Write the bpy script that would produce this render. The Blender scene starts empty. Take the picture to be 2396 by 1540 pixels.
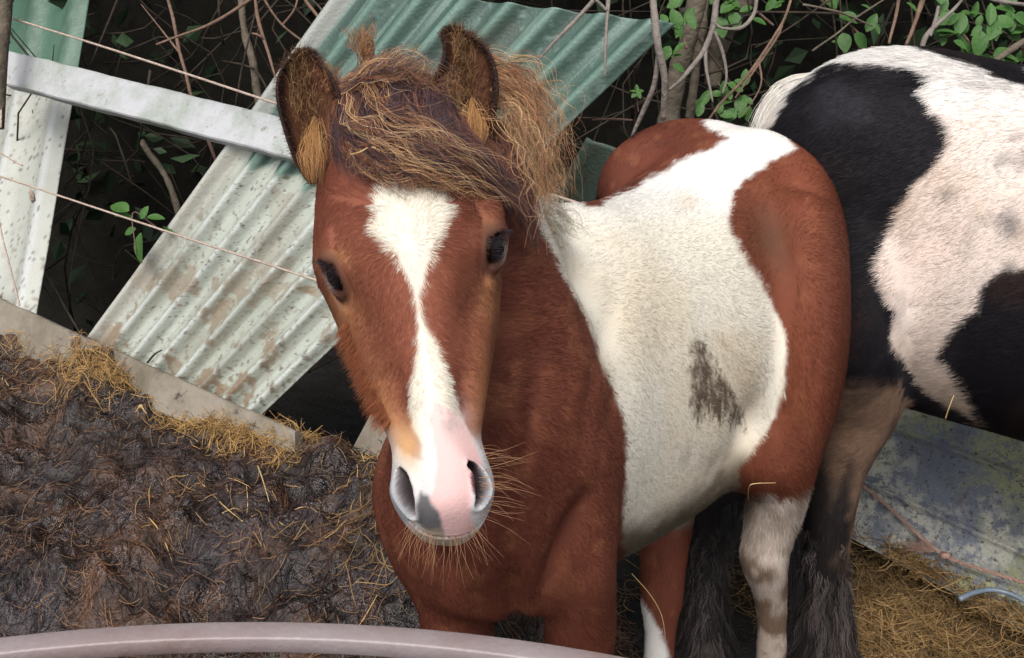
import bpy, bmesh, math, random
import numpy as np
from mathutils import Vector, Matrix
from mathutils.bvhtree import BVHTree
rng = np.random.default_rng(7); random.seed(7)
SC = bpy.context.scene; COL = SC.collection
# ------------------------------------------------------------------ camera, sky, sun, exposure
CAM_H = 1.58; PITCH = math.radians(25.0); FPX = 2400.0; W0, H0 = 2396.0, 1540.0
cam_d = bpy.data.cameras.new('camera'); cam = bpy.data.objects.new('camera', cam_d); COL.objects.link(cam)
cam.location = (0, 0, CAM_H); cam.rotation_euler = (math.radians(90) - PITCH, 0, 0)
cam_d.sensor_width = 36.0; cam_d.lens = 36.0 * FPX / W0; cam_d.clip_start = 0.02; cam_d.clip_end = 200
SC.camera = cam
world = bpy.data.worlds.new('World'); SC.world = world; world.use_nodes = True
wn = world.node_tree.nodes; wl = world.node_tree.links
SUN_EL, SUN_AZ = 58.0, -16.0     # azimuth: degrees from -Y (behind camera) towards -X
sky = wn.new('ShaderNodeTexSky'); sky.sky_type = 'NISHITA'; sky.sun_disc = False
sky.sun_elevation = math.radians(SUN_EL); sky.sun_rotation = math.radians(180 - SUN_AZ * -1)
sky.dust_density = 4.0; sky.air_density = 1.0
hs = wn.new('ShaderNodeHueSaturation'); hs.inputs['Saturation'].default_value = 0.35
wl.new(sky.outputs[0], hs.inputs['Color']); wl.new(hs.outputs[0], wn['Background'].inputs['Color'])
wn['Background'].inputs['Strength'].default_value = 0.15
sun_d = bpy.data.lights.new('sun', 'SUN'); sun = bpy.data.objects.new('sun', sun_d); COL.objects.link(sun)
sun_d.energy = 1.25; sun_d.angle = math.radians(24); sun_d.color = (1.0, 0.955, 0.89)
sx = math.sin(math.radians(SUN_AZ)); sy = -math.cos(math.radians(SUN_AZ)); ce = math.cos(math.radians(SUN_EL))
sun_dir = Vector((sx * ce, sy * ce, math.sin(math.radians(SUN_EL))))
sun.rotation_euler = sun_dir.to_track_quat('Z', 'Y').to_euler()
sky.sun_rotation = math.atan2(sun_dir.x, sun_dir.y)
SC.view_settings.view_transform = 'Standard'; SC.view_settings.look = 'None'
SC.view_settings.exposure = 0.6; SC.view_settings.gamma = 1.0; SC.view_settings.use_curve_mapping = False
SC.render.engine = 'CYCLES'

# ------------------------------------------------------------------ helpers
CR = np.array([1.0, 0, 0]); CF = np.array([0, math.cos(PITCH), -math.sin(PITCH)]); CU = np.array([0, math.sin(PITCH), math.cos(PITCH)])
C0 = np.array([0, 0, CAM_H])
def P(px, py, D):
    return C0 + CR * ((px - 1198) / FPX * D) + CU * ((770 - py) / FPX * D) + CF * D
def proj(p):
    q = p - C0; d = q @ CF
    return 1198 + FPX * (q @ CR) / d, 770 - FPX * (q @ CU) / d
def ray_plane(px, py, p0, n):
    d = CR * ((px - 1198) / FPX) + CU * ((770 - py) / FPX) + CF
    return C0 + d * (np.dot(p0 - C0, n) / np.dot(d, n))
def nrm(v): return v / (np.linalg.norm(v, axis=-1, keepdims=True) + 1e-12)
def _h(i, j, k, s):
    n = (i * 374761393 + j * 668265263 + k * 2147483647 + s * 1274126177) & 0xFFFFFFFF
    n = ((n ^ (n >> 13)) * 1274126177) & 0xFFFFFFFF
    return ((n ^ (n >> 16)) & 0xFFFF) / 65535.0
def noise(p, f=1.0, seed=0):
    q = np.asarray(p) * f; i = np.floor(q).astype(np.int64); t = q - i; t = t * t * (3 - 2 * t); r = 0
    for a in (0, 1):
        for b in (0, 1):
            for c in (0, 1):
                w = (t[:, 0] if a else 1 - t[:, 0]) * (t[:, 1] if b else 1 - t[:, 1]) * (t[:, 2] if c else 1 - t[:, 2])
                r = r + w * _h(i[:, 0] + a, i[:, 1] + b, i[:, 2] + c, seed)
    return r * 2 - 1
def fbm(p, f=1.0, o=4, seed=0, g=0.5):
    r = 0; a = 1; s = 0
    for k in range(o): r = r + a * noise(p, f * 2 ** k, seed + k * 17); s += a; a *= g
    return r / s
def sstep(a, b, x):
    t = np.clip((x - a) / (b - a), 0, 1); return t * t * (3 - 2 * t)
def sdpoly(x, y, poly):
    poly = np.asarray(poly, float); n = len(poly); d = np.full(x.shape, 1e9); ins = np.zeros(x.shape, bool)
    for i in range(n):
        x1, y1 = poly[i]; x2, y2 = poly[(i + 1) % n]; ex, ey = x2 - x1, y2 - y1
        t = np.clip(((x - x1) * ex + (y - y1) * ey) / (ex * ex + ey * ey + 1e-9), 0, 1)
        d = np.minimum(d, (x - x1 - t * ex) ** 2 + (y - y1 - t * ey) ** 2)
        c = (y1 > y) != (y2 > y)
        if ey != 0: ins ^= c & (x < ex * (y - y1) / ey + x1)
    return np.sqrt(d) * np.where(ins, 1, -1)
def mask(x, y, poly, soft=6): return sstep(-soft, soft, sdpoly(x, y, poly))
def blob(x, y, cx, cy, rx, ry, ang=0):
    c, s = math.cos(math.radians(ang)), math.sin(math.radians(ang)); dx, dy = x - cx, y - cy
    u = (dx * c + dy * s) / rx; v = (-dx * s + dy * c) / ry
    return np.exp(-(u * u + v * v))
def lerp(a, b, m):
    b = np.asarray(b, float); return a * (1 - m[:, None]) + b * m[:, None]
def tag(o, label=None, cat=None, group=None, kind=None):
    for k, v in (('label', label), ('category', cat), ('group', group), ('kind', kind)):
        if v: o[k] = v
    return o
def empty(name, loc=(0, 0, 0)):
    o = bpy.data.objects.new(name, None); COL.objects.link(o); o.location = loc; o.empty_display_size = 0.1; return o
def link(name, me, mat=None, parent=None):
    o = bpy.data.objects.new(name, me); COL.objects.link(o)
    if mat is not None: me.materials.clear(); me.materials.append(mat)
    if parent is not None: o.parent = parent; o.matrix_parent_inverse = Matrix.Translation(-parent.location)
    return o
def mesh(name, v, f, smooth=True, col=None):
    me = bpy.data.meshes.new(name); v = np.asarray(v, np.float32)
    if isinstance(f, np.ndarray):
        k = f.shape[1]; me.vertices.add(len(v)); me.vertices.foreach_set('co', v.ravel())
        me.loops.add(f.size); me.loops.foreach_set('vertex_index', f.astype(np.int32).ravel())
        me.polygons.add(len(f)); me.polygons.foreach_set('loop_start', np.arange(len(f), dtype=np.int32) * k)
        me.update(calc_edges=True)
    else: me.from_pydata(v.tolist(), [], [list(map(int, q)) for q in f])
    me.validate()
    me.polygons.foreach_set('use_smooth', [smooth] * len(me.polygons))
    if col is not None:
        a = me.attributes.new('col', 'FLOAT_COLOR', 'POINT')
        a.data.foreach_set('color', np.concatenate([col, np.ones((len(col), 1))], 1).astype(np.float32).ravel())
    me.update(); return me
def loft(rings, cap=True):
    R = np.asarray(rings); m, n = R.shape[:2]; v = R.reshape(-1, 3); f = []
    for i in range(m - 1):
        for j in range(n):
            k = (j + 1) % n; f.append((i * n + j, i * n + k, (i + 1) * n + k, (i + 1) * n + j))
    if cap: f.append(tuple(range(n - 1, -1, -1))); f.append(tuple((m - 1) * n + j for j in range(n)))
    return v, f
def cr(ctrl, n):
    """Catmull-Rom resample of rows"""
    c = np.asarray(ctrl, float); m = len(c); c = np.vstack([2 * c[0] - c[1], c, 2 * c[-1] - c[-2]])
    t = np.linspace(0, m - 1, n); i = np.minimum(t.astype(int), m - 2); u = (t - i)[:, None]
    a, b, d, e = c[i], c[i + 1], c[i + 2], c[i + 3]
    return 0.5 * (2 * b + (d - a) * u + (2 * a - 5 * b + 4 * d - e) * u ** 2 + (3 * b - a - 3 * d + e) * u ** 3)
def tube(pts, rad, n=8, k=None, cap=True, flat=1.0):
    pts = np.asarray(pts, float); rad = np.asarray(rad, float)
    if rad.ndim == 0: rad = np.full(len(pts), float(rad))
    if k: q = cr(np.column_stack([pts, rad]), k); pts, rad = q[:, :3], q[:, 3]
    T = nrm(np.gradient(pts, axis=0)); ref = np.array([0, 0, 1.0]) if abs(T[:, 2].mean()) < .8 else np.array([1.0, 0, 0])
    A = nrm(np.cross(T, ref)); B = np.cross(A, T); a = np.linspace(0, 2 * np.pi, n, endpoint=False)
    R = pts[:, None] + rad[:, None, None] * (A[:, None] * np.cos(a)[None, :, None] + flat * B[:, None] * np.sin(a)[None, :, None])
    return loft(R, cap)
def limb(rows, n=20, k=24):
    """rows: (px, py, depth, halfwidth_px, thickness_m) -> closed elliptical tube, ends rounded"""
    q = cr(np.asarray(rows, float), k); c = np.array([P(a, b, d) for a, b, d in q[:, :3]])
    ra = q[:, 3] * q[:, 2] / FPX; rb = q[:, 4]; T = nrm(np.gradient(c, axis=0)); A = nrm(np.cross(T, CF)); B = nrm(np.cross(A, T))
    a = np.linspace(0, 2 * np.pi, n, endpoint=False); rings = []
    L0 = min(ra[0], rb[0]) * .6; L1 = min(ra[-1], rb[-1]) * .6
    for e in (1.0, .75, .4):
        s = math.sqrt(max(0, 1 - e * e)) + .02; rings.append(c[0] - T[0] * L0 * e + A[0] * (np.cos(a) * ra[0] * s)[:, None] + B[0] * (np.sin(a) * rb[0] * s)[:, None])
    for i in range(k): rings.append(c[i] + A[i] * (np.cos(a) * ra[i])[:, None] + B[i] * (np.sin(a) * rb[i])[:, None])
    for e in (.4, .75, 1.0):
        s = math.sqrt(max(0, 1 - e * e)) + .02; rings.append(c[-1] + T[-1] * L1 * e + A[-1] * (np.cos(a) * ra[-1] * s)[:, None] + B[-1] * (np.sin(a) * rb[-1] * s)[:, None])
    return loft(rings)
def trunk(o, h, rows, n=40, k=60, ex=2.15):
    """rows: (s, lateral offset, half width, top z, bottom z) along heading h from o"""
    q = cr(np.asarray(rows, float), k); h = np.array([h[0], h[1], 0.0]); h /= np.linalg.norm(h); L = np.array([h[1], -h[0], 0])
    a = np.linspace(0, 2 * np.pi, n, endpoint=False); ca, sa = np.cos(a), np.sin(a)
    ca = np.sign(ca) * abs(ca) ** (2 / ex); sa = np.sign(sa) * abs(sa) ** (2 / ex); rings = []
    for s, lo, hw, zt, zb in q:
        c = np.array([o[0], o[1], 0]) + h * s + L * lo + np.array([0, 0, (zt + zb) / 2 - .02])
        up = np.where(sa > 0, (zt - zb) / 2 + .02, (zt - zb) / 2 - .02)
        rings.append(c + L * (ca * hw)[:, None] + np.array([0, 0, 1.0]) * (sa * up)[:, None])
    return loft(rings)
def join(parts):
    V = []; Fc = []; o = 0
    for v, f in parts: V.append(np.asarray(v)); Fc += [tuple(int(i) + o for i in q) for q in f]; o += len(v)
    return np.vstack(V), Fc
def remesh(parts, vox, it=8, fac=.5):
    v, f = join(parts); me = mesh('tmp', v, f); ob = bpy.data.objects.new('tmp', me); COL.objects.link(ob)
    m = ob.modifiers.new('r', 'REMESH'); m.mode = 'VOXEL'; m.voxel_size = vox; m.adaptivity = 0
    if it: s = ob.modifiers.new('s', 'SMOOTH'); s.factor = fac; s.iterations = it
    e = ob.evaluated_get(bpy.context.evaluated_depsgraph_get()); r = e.to_mesh()
    V = np.empty(len(r.vertices) * 3, np.float32); r.vertices.foreach_get('co', V); V = V.reshape(-1, 3).astype(float)
    Fc = np.empty(len(r.polygons) * 4, np.int32); lt = np.empty(len(r.polygons), np.int32); r.polygons.foreach_get('loop_total', lt)
    assert (lt == 4).all(); r.polygons.foreach_get('vertices', Fc); Fc = Fc.reshape(-1, 4)
    e.to_mesh_clear(); bpy.data.objects.remove(ob); bpy.data.meshes.remove(me); return V, Fc
def vnormals(V, Fc):
    fn = np.cross(V[Fc[:, 2]] - V[Fc[:, 0]], V[Fc[:, 3]] - V[Fc[:, 1]]); N = np.zeros_like(V)
    for k in range(4): np.add.at(N, Fc[:, k], fn)
    return nrm(N)
def bvh(V, Fc): return BVHTree.FromPolygons([tuple(p) for p in V], [tuple(int(i) for i in q) for q in Fc])
def cast(tree, px, py):
    d = Vector(P(px, py, 1.0) - C0).normalized(); h = tree.ray_cast(Vector(C0), d)
    return (np.array(h[0]), np.array(h[1])) if h[0] is not None else (None, None)
# ---- materials
def nt(name):
    m = bpy.data.materials.new(name); m.use_nodes = True; return m, m.node_tree.nodes, m.node_tree.links, m.node_tree.nodes['Principled BSDF']
def hair_mat(name, rough=.5, spec=.35, nblend=.65, coat=0):
    m, n, l, b = nt(name); a = n.new('ShaderNodeAttribute'); a.attribute_name = 'hcol'; l.new(a.outputs['Color'], b.inputs['Base Color'])
    b.inputs['Roughness'].default_value = rough; b.inputs['Specular IOR Level'].default_value = spec
    if nblend:
        g = n.new('ShaderNodeNewGeometry'); h = n.new('ShaderNodeAttribute'); h.attribute_name = 'hnor'
        x = n.new('ShaderNodeMix'); x.data_type = 'VECTOR'; x.inputs[0].default_value = nblend
        l.new(g.outputs['Normal'], x.inputs[4]); l.new(h.outputs['Vector'], x.inputs[5]); l.new(x.outputs[1], b.inputs['Normal'])
    return m
def attr_mat(name, rough=.7, spec=.3, bump=0, bs=200):
    m, n, l, b = nt(name); a = n.new('ShaderNodeAttribute'); a.attribute_name = 'col'; l.new(a.outputs['Color'], b.inputs['Base Color'])
    b.inputs['Roughness'].default_value = rough; b.inputs['Specular IOR Level'].default_value = spec
    if bump: add_bump(n, l, b, bs, bump)
    return m
def add_bump(n, l, b, scale, strength, detail=6, dist=.01):
    t = n.new('ShaderNodeTexCoord'); z = n.new('ShaderNodeTexNoise'); z.inputs['Scale'].default_value = scale; z.inputs['Detail'].default_value = detail
    u = n.new('ShaderNodeBump'); u.inputs['Strength'].default_value = strength; u.inputs['Distance'].default_value = dist
    l.new(t.outputs['Object'], z.inputs['Vector']); l.new(z.outputs[0], u.inputs['Height']); l.new(u.outputs[0], b.inputs['Normal'])
def noise_mat(name, stops, scale=20, rough=.7, spec=.3, bump=.3, bs=80, detail=8, stretch=(1, 1, 1), bd=.01):
    m, n, l, b = nt(name); t = n.new('ShaderNodeTexCoord'); mp = n.new('ShaderNodeMapping'); mp.inputs['Scale'].default_value = stretch
    z = n.new('ShaderNodeTexNoise'); z.inputs['Scale'].default_value = scale; z.inputs['Detail'].default_value = detail; z.inputs['Roughness'].default_value = .65
    r = n.new('ShaderNodeValToRGB'); e = r.color_ramp.elements
    while len(e) < len(stops): e.new(.5)
    for k, (p, c) in enumerate(stops): e[k].position = p; e[k].color = (*c, 1)
    l.new(t.outputs['Object'], mp.inputs[0]); l.new(mp.outputs[0], z.inputs['Vector']); l.new(z.outputs[0], r.inputs[0]); l.new(r.outputs[0], b.inputs['Base Color'])
    b.inputs['Roughness'].default_value = rough; b.inputs['Specular IOR Level'].default_value = spec
    z2 = n.new('ShaderNodeTexNoise'); z2.inputs['Scale'].default_value = bs; z2.inputs['Detail'].default_value = 6
    u = n.new('ShaderNodeBump'); u.inputs['Strength'].default_value = bump; u.inputs['Distance'].default_value = bd
    l.new(mp.outputs[0], z2.inputs['Vector']); l.new(z2.outputs[0], u.inputs['Height']); l.new(u.outputs[0], b.inputs['Normal'])
    return m
# ---- hair curves
def curves(name, pts, rad, col, mat, parent=None, nor=None):
    N, K = pts.shape[:2]; c = bpy.data.hair_curves.new(name); c.add_curves([K] * N)
    c.attributes['position'].data.foreach_set('vector', pts.astype(np.float32).ravel())
    r = c.attributes.get('radius') or c.attributes.new('radius', 'FLOAT', 'POINT')
    if np.ndim(rad) < 2:
        tp = np.linspace(1, .12, K) ** .7; rad = np.broadcast_to(np.reshape(rad, (-1, 1)) * tp, (N, K))
    r.data.foreach_set('value', np.ascontiguousarray(rad, np.float32).ravel())
    a = c.attributes.new('hcol', 'FLOAT_COLOR', 'CURVE')
    a.data.foreach_set('color', np.concatenate([col, np.ones((N, 1))], 1).astype(np.float32).ravel())
    if nor is not None:
        a = c.attributes.new('hnor', 'FLOAT_VECTOR', 'CURVE'); a.data.foreach_set('vector', nor.astype(np.float32).ravel())
    o = bpy.data.objects.new(name, c); COL.objects.link(o); c.materials.append(mat)
    if parent is not None: o.parent = parent; o.matrix_parent_inverse = Matrix.Translation(-parent.location)
    return o
def sample(V, Fc, N, dens):
    n, want = len(Fc), N; a = V[Fc[:, 0]]; b = V[Fc[:, 1]]; c = V[Fc[:, 2]]; d = V[Fc[:, 3]]
    ar = np.linalg.norm(np.cross(c - a, d - b), axis=1); ctr = (a + c) / 2; fn = nrm(np.cross(c - a, d - b))
    w = ar * dens(ctr, fn); w /= w.sum(); i = rng.choice(n, want, p=w); u, v = rng.random((2, want, 1))
    p = (a[i] * (1 - u) + b[i] * u) * (1 - v) + (d[i] * (1 - u) + c[i] * u) * v
    vn = vnormals(V, Fc); q = nrm((vn[Fc[i, 0]] * (1 - u) + vn[Fc[i, 1]] * u) * (1 - v) + (vn[Fc[i, 3]] * (1 - u) + vn[Fc[i, 2]] * u) * v)
    return p, q
def fur(name, V, Fc, N, dens, flow, colf, length, rad, mat, parent, lift=.35, jit=.25, K=4):
    p, n = sample(V, Fc, N, dens); f = flow(p, n); f = f - n * np.sum(f * n, 1, keepdims=True); f = nrm(f)
    clump = np.stack([noise(p, 55, s) for s in (1, 2, 3)], 1); f = nrm(f + jit * clump + .16 * rng.normal(size=f.shape)); f = nrm(f - n * np.sum(f * n, 1, keepdims=True))
    L = length(p, n) * rng.uniform(.7, 1.25, len(p)); t = np.linspace(0, 1, K)[None, :, None]
    lf = (lift * rng.uniform(.6, 1.5, len(p)))[:, None, None]
    pts = p[:, None] - .001 * n[:, None] + L[:, None, None] * (f[:, None] * t + n[:, None] * lf * (t - .45 * t * t))
    col = colf(p, n, hair=True) * (1 + .16 * rng.normal(size=(len(p), 1)))
    return curves(name, pts, np.full(len(p), rad) * rng.uniform(.7, 1.3, len(p)), np.clip(col, .004, .9), mat, parent, n)
def strands(guides, n, spread, wav=.006, freq=30, K=16, cl=6):
    """guides: list of (k,3) arrays -> n strands interpolating random neighbouring guide pairs"""
    G = np.array([cr(g, K) for g in guides]); m = len(G); out = np.empty((n, K, 3)); t = np.linspace(0, 1, K)[:, None]
    for i in range(n):
        if i % cl == 0: j0 = rng.integers(0, max(m - 1, 1)); u0 = rng.random(); ph0 = rng.uniform(0, 6.3, 3); of0 = rng.normal(size=3); am0 = rng.uniform(.3, 1.6); fq0 = rng.uniform(.5, 1.4); e0 = rng.uniform(.5, 1)
        j = j0; u = u0 + rng.normal() * .03
        g = G[j] * (1 - u) + G[j + 1] * u if m > 1 else G[0].copy()
        e = np.clip(e0 + rng.normal() * .06, .3, 1); g = cr(g, K) if e > .98 else np.array([np.interp(np.linspace(0, e, K), t[:, 0], g[:, a]) for a in range(3)]).T
        ph = ph0 + rng.normal(size=3) * .35; off = (of0 * .9 + rng.normal(size=3) * .28) * spread
        w = np.sin(t * freq * fq0 + ph) * wav * am0 * (.25 + .75 * t)
        out[i] = g + off * (.35 + .65 * t) + w
    return out

exec_parts = []
# ================================================================== ground, heap, hedge bank
_A, _B, _C = P(0, 740, 2.72), P(640, 1030, 2.28), P(1352, 476, 2.16)
FD = nrm((_A - _B) * [1, 1, 0]); FN = np.array([FD[1], -FD[0], 0.0]); FP0 = _B                     # foot line of the slumped fence
if FN[1] > 0: FN = -FN
FPN = nrm(np.cross(_B - _A, _C - _A)); FPN = FPN if FPN @ (C0 - _A) > 0 else -FPN                  # plane of the slumped fence
def on_fence(px, py, off=0.0): return ray_plane(px, py, FP0 + FPN * off, FPN)
hz = [(px, on_fence(px, py)) for px, py in ((-300, 650), (0, 790), (150, 866), (330, 932), (480, 985), (640, 1022), (900, 1050), (1200, 1120), (1600, 1260))]
hz_t = np.array([np.dot(p - FP0, FD) for _, p in hz]); hz_z = np.array([p[2] for _, p in hz]); oo = np.argsort(hz_t)
def heap_h(x, y):
    q = np.stack([x, y, 0 * x], 1); t = (q - FP0) @ FD; d = (q - FP0) @ FN
    z = np.interp(t, hz_t[oo], hz_z[oo]); z = np.maximum(z, 0)
    f = np.where(d > 0, np.exp(-(np.maximum(d, 0) / 1.05) ** 2), np.exp(-(d / .25) ** 2))
    return z * f * (1 - sstep(-.15, .30, x - .25 * (y - 1.5)))
def ground_z(x, y, detail=True):
    z = heap_h(x, y) + .0
    q = np.stack([x, y, 0 * x], 1); z = z - .05 * np.exp(-((x - .75) ** 2 + (y - 2.0) ** 2) / .3)
    if detail:
        q3 = np.stack([x, y, z], 1); a = sstep(.02, .25, heap_h(x, y)) * .8 + .2
        r = fbm(q3, 4, 3, 5) * .10 + (1 - np.abs(fbm(q3, 9, 4, 9))) ** 2 * .045 + np.maximum(fbm(q3, 8, 2, 19), 0) * .07 - (1 - np.abs(fbm(q3, 22, 3, 29))) ** 4 * .022 + fbm(q3, 45, 3, 3, .6) * .012 * (.3 + .7 * sstep(-.2, .3, fbm(q3, 5, 2, 47)))
        z = z + r * a - .015
    return z
def grid_mesh(name, xs, ys, zf, colf, mat):
    X, Y = np.meshgrid(xs, ys); x, y = X.ravel(), Y.ravel(); z = zf(x, y); v = np.stack([x, y, z], 1)
    nx, ny = len(xs), len(ys); i = np.arange(nx * ny).reshape(ny, nx)
    f = np.stack([i[:-1, :-1], i[:-1, 1:], i[1:, 1:], i[1:, :-1]], -1).reshape(-1, 4)
    return v, link(name, mesh(name, v, f, True, colf(v)), mat)
def muck_col(v, hair=False):
    a = sstep(-.15, .35, fbm(v, 12, 5, 21, .65)); b = sstep(.05, .35, fbm(v, 9, 4, 33)); c = sstep(.0, .35, fbm(v, 30, 4, 41, .65))
    col = np.tile(np.array([.020, .010, .0075]), (len(v), 1))
    col = lerp(col, (.070, .033, .018), a); col = lerp(col, (.036, .028, .034), b * .5); col = lerp(col, (.008, .006, .006), c * .9)  # lilac patches carry the wet muck's sky sheen in the colour
    return col
m_muck = attr_mat('muck', .25, .75, 1.0, 110)
_n, _l = m_muck.node_tree.nodes, m_muck.node_tree.links; _z = _n.new('ShaderNodeTexNoise'); _z.inputs['Scale'].default_value = 14; _z.inputs['Detail'].default_value = 6
_r = _n.new('ShaderNodeMapRange'); _r.inputs[1].default_value = .42; _r.inputs[2].default_value = .58; _r.inputs[3].default_value = .12; _r.inputs[4].default_value = .7
_l.new(_z.outputs[0], _r.inputs[0]); _l.new(_r.outputs[0], _n['Principled BSDF'].inputs['Roughness'])
m_ground = attr_mat('mud', .6, .4, .8, 160)
xs = np.concatenate([np.linspace(-60, -2.2, 30)[:-1], np.arange(-2.2, 2.6, .012), np.linspace(2.6, 60, 30)[1:]])
ys = np.concatenate([np.linspace(-40, .3, 14)[:-1], np.arange(.3, 3.4, .012), np.linspace(3.4, 90, 30)[1:]])
def flat_z(x, y):
    z = ground_z(x, y); h = heap_h(x, y); return z - h - np.where(h > .03, .03, 0) + np.where((np.abs(x) < 2.6) & (y < 3.4), 0, .0)
def gcol0(v): d = (v - FP0) @ FN; return lerp(muck_col(v), (.010, .009, .008), sstep(.10, -.12, d))  # near black behind the fence: the gap's shade put into the ground colour
gv, ground = grid_mesh('ground', xs, ys, flat_z, gcol0, m_ground); tag(ground, kind='structure')
xs = np.arange(-2.2, 1.2, .006); ys = np.arange(.75, 2.75, .006)
def heap_z(x, y):
    z = ground_z(x, y); h = heap_h(x, y); return np.where(h > .02, z, z - .1)
hv, heap = grid_mesh('muck_heap', xs, ys, heap_z, muck_col, m_muck); tag(heap, 'dark wet muck heap banked against the mossy board left of the foal', 'muck heap', kind='stuff')
def hair_plain(name, rough, spec): return hair_mat(name, rough, spec, 0)
m_fibre = hair_plain('muck_fibre', .4, .3); m_straw = hair_plain('straw', .5, .4)
def litter(name, pts_xy, col, L, rad, mat, lift=.012, seed=1, ang=None, K=4, zf=None, bend=.35):
    n = len(pts_xy); th = (rng.random(n) * 6.283) if ang is None else ang; x, y = pts_xy[:, 0], pts_xy[:, 1]
    Ls = L * rng.uniform(.4, 1.4, n); t = np.linspace(-.5, .5, K)
    b = rng.normal(size=n) * bend; px = x[:, None] + Ls[:, None] * (t * np.cos(th)[:, None] - b[:, None] * t * t * np.sin(th)[:, None]); py = y[:, None] + Ls[:, None] * (t * np.sin(th)[:, None] + b[:, None] * t * t * np.cos(th)[:, None])
    z = (zf or ground_z)(px.ravel(), py.ravel()).reshape(n, K); z = z.mean(1, keepdims=True) * .4 + z * .6
    z += np.abs(rng.normal(size=(n, 1))) * lift + rng.normal(size=(n, 1)) * t * Ls[:, None] * .5 + .002
    z = np.maximum(z, (zf or ground_z)(px.ravel(), py.ravel()).reshape(n, K) + .0008)
    pts = np.stack([px, py, z], -1)
    rr = np.broadcast_to((rad * rng.uniform(.5, 1.4, n))[:, None], (n, K)) * np.array([.7] + [1] * (K - 2) + [.6])
    return pts, rr, col
def put(name, P3, label=None, cat=None, mat=None):
    pts = np.concatenate([a for a, _, _ in P3]); rr = np.concatenate([b for _, b, _ in P3]); cc = np.concatenate([c for _, _, c in P3])
    o = curves(name, pts, rr, np.clip(cc, .003, .9), mat); return tag(o, label, cat, kind='stuff')
# fibres in the muck
n = 34000; xy = np.stack([rng.uniform(-1.7, 1.2, n), rng.uniform(.9, 2.35, n)], 1); d = heap_h(xy[:, 0], xy[:, 1])
xy = xy[(d > .015)]; q3 = np.column_stack([xy, 0 * xy[:, 0]]); ang = 6 * fbm(q3, 7, 2, 77) + rng.normal(size=len(xy)) * .45
zz = ground_z(xy[:, 0], xy[:, 1]); cc = muck_col(np.column_stack([xy, zz])) * rng.uniform(.2, 2.6, (len(xy), 1)) ** 1.2
cc = lerp(cc, (.26, .15, .08), ((rng.random(len(xy)) < .16) & (noise(q3, 6, 66) > -.1)).astype(float) * .8)
put('muck_fibres', [litter('f', xy, cc, .05, .0006, m_fibre, .002, ang=ang, bend=.8)], 'short dark rotted straw fibres matted over the muck heap', 'rotted straw', m_fibre)
# loose golden stalks on heap
n = 2400; xy = np.stack([rng.uniform(-1.6, 1.1, n), rng.uniform(.9, 2.3, n)], 1); xy = xy[(heap_h(xy[:, 0], xy[:, 1]) > .015) & (noise(np.column_stack([xy, 0 * xy[:, 0]]), 3.5, 88) > .05)]
cc = np.array([.42, .26, .10]) * rng.uniform(.35, 1.5, (len(xy), 1)) * np.array([1, 1, 1])
A1 = litter('s', xy, cc, .055, .0007, m_straw, .006, bend=.3)
# bright straw along the top edge of the heap and under the animals
pa = []
def heap_pt(px, py):
    lo, hi = .6, 4.0
    for D in np.linspace(.7, 3.6, 400):
        p = P(px, py, D)
        if p[2] < float(heap_h(np.array([p[0]]), np.array([p[1]]))[0]): return p
    return P(px, py, 3.6)
for (x1, y1, x2, y2, m_, s_) in ((150, 885, 330, 955, 900, .030), (330, 945, 470, 975, 600, .028), (440, 975, 600, 1030, 900, .030), (670, 1035, 890, 1062, 1200, .026), (520, 1010, 680, 1060, 250, .025), (20, 800, 160, 880, 260, .03)):
    a, b = heap_pt(x1, y1), heap_pt(x2, y2); u = rng.random((m_, 1)); pa.append((a[:2] * (1 - u) + b[:2] * u) + rng.normal(size=(m_, 2)) * s_ * 1.2)
xy = np.concatenate(pa); xy = xy[noise(np.column_stack([xy, 0 * xy[:, 0]]), 9, 89) + .25 * rng.normal(size=len(xy)) > -.28]; cc = np.array([.36, .215, .075]) * rng.uniform(.45, 1.5, (len(xy), 1)); A2 = litter('s', xy, cc, .05, .0006, m_straw, .012, bend=.6)
put('loose_straw', [A1, A2], 'golden loose straw along the top edge of the muck heap', 'straw', m_straw)
n = 15000; xy = np.stack([rng.normal(1.02, .22, n), rng.normal(1.86, .13, n)], 1)
n2 = 3500; xy = np.concatenate([xy, np.stack([rng.uniform(-.3, 1.5, n2), rng.uniform(1.3, 2.3, n2)], 1)])
cc = np.array([.27, .165, .065]) * rng.uniform(.25, 1.5, (len(xy), 1)); ms_ = noise(np.column_stack([xy, 0 * xy[:, 0]]), 6, 90) + .3 * rng.normal(size=len(xy)) > -.05 - .3 * (xy[:, 0] > .8); xy = xy[ms_]; cc = cc[ms_] * (.75 + .5 * noise(np.column_stack([xy, 0 * xy[:, 0]]), 5, 92))[:, None]; put('bedding_straw', [litter('s', xy, cc, .06, .0007, m_straw, .02, bend=.8)], 'tangled golden brown straw on the ground below the mare', 'straw', m_straw)

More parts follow.
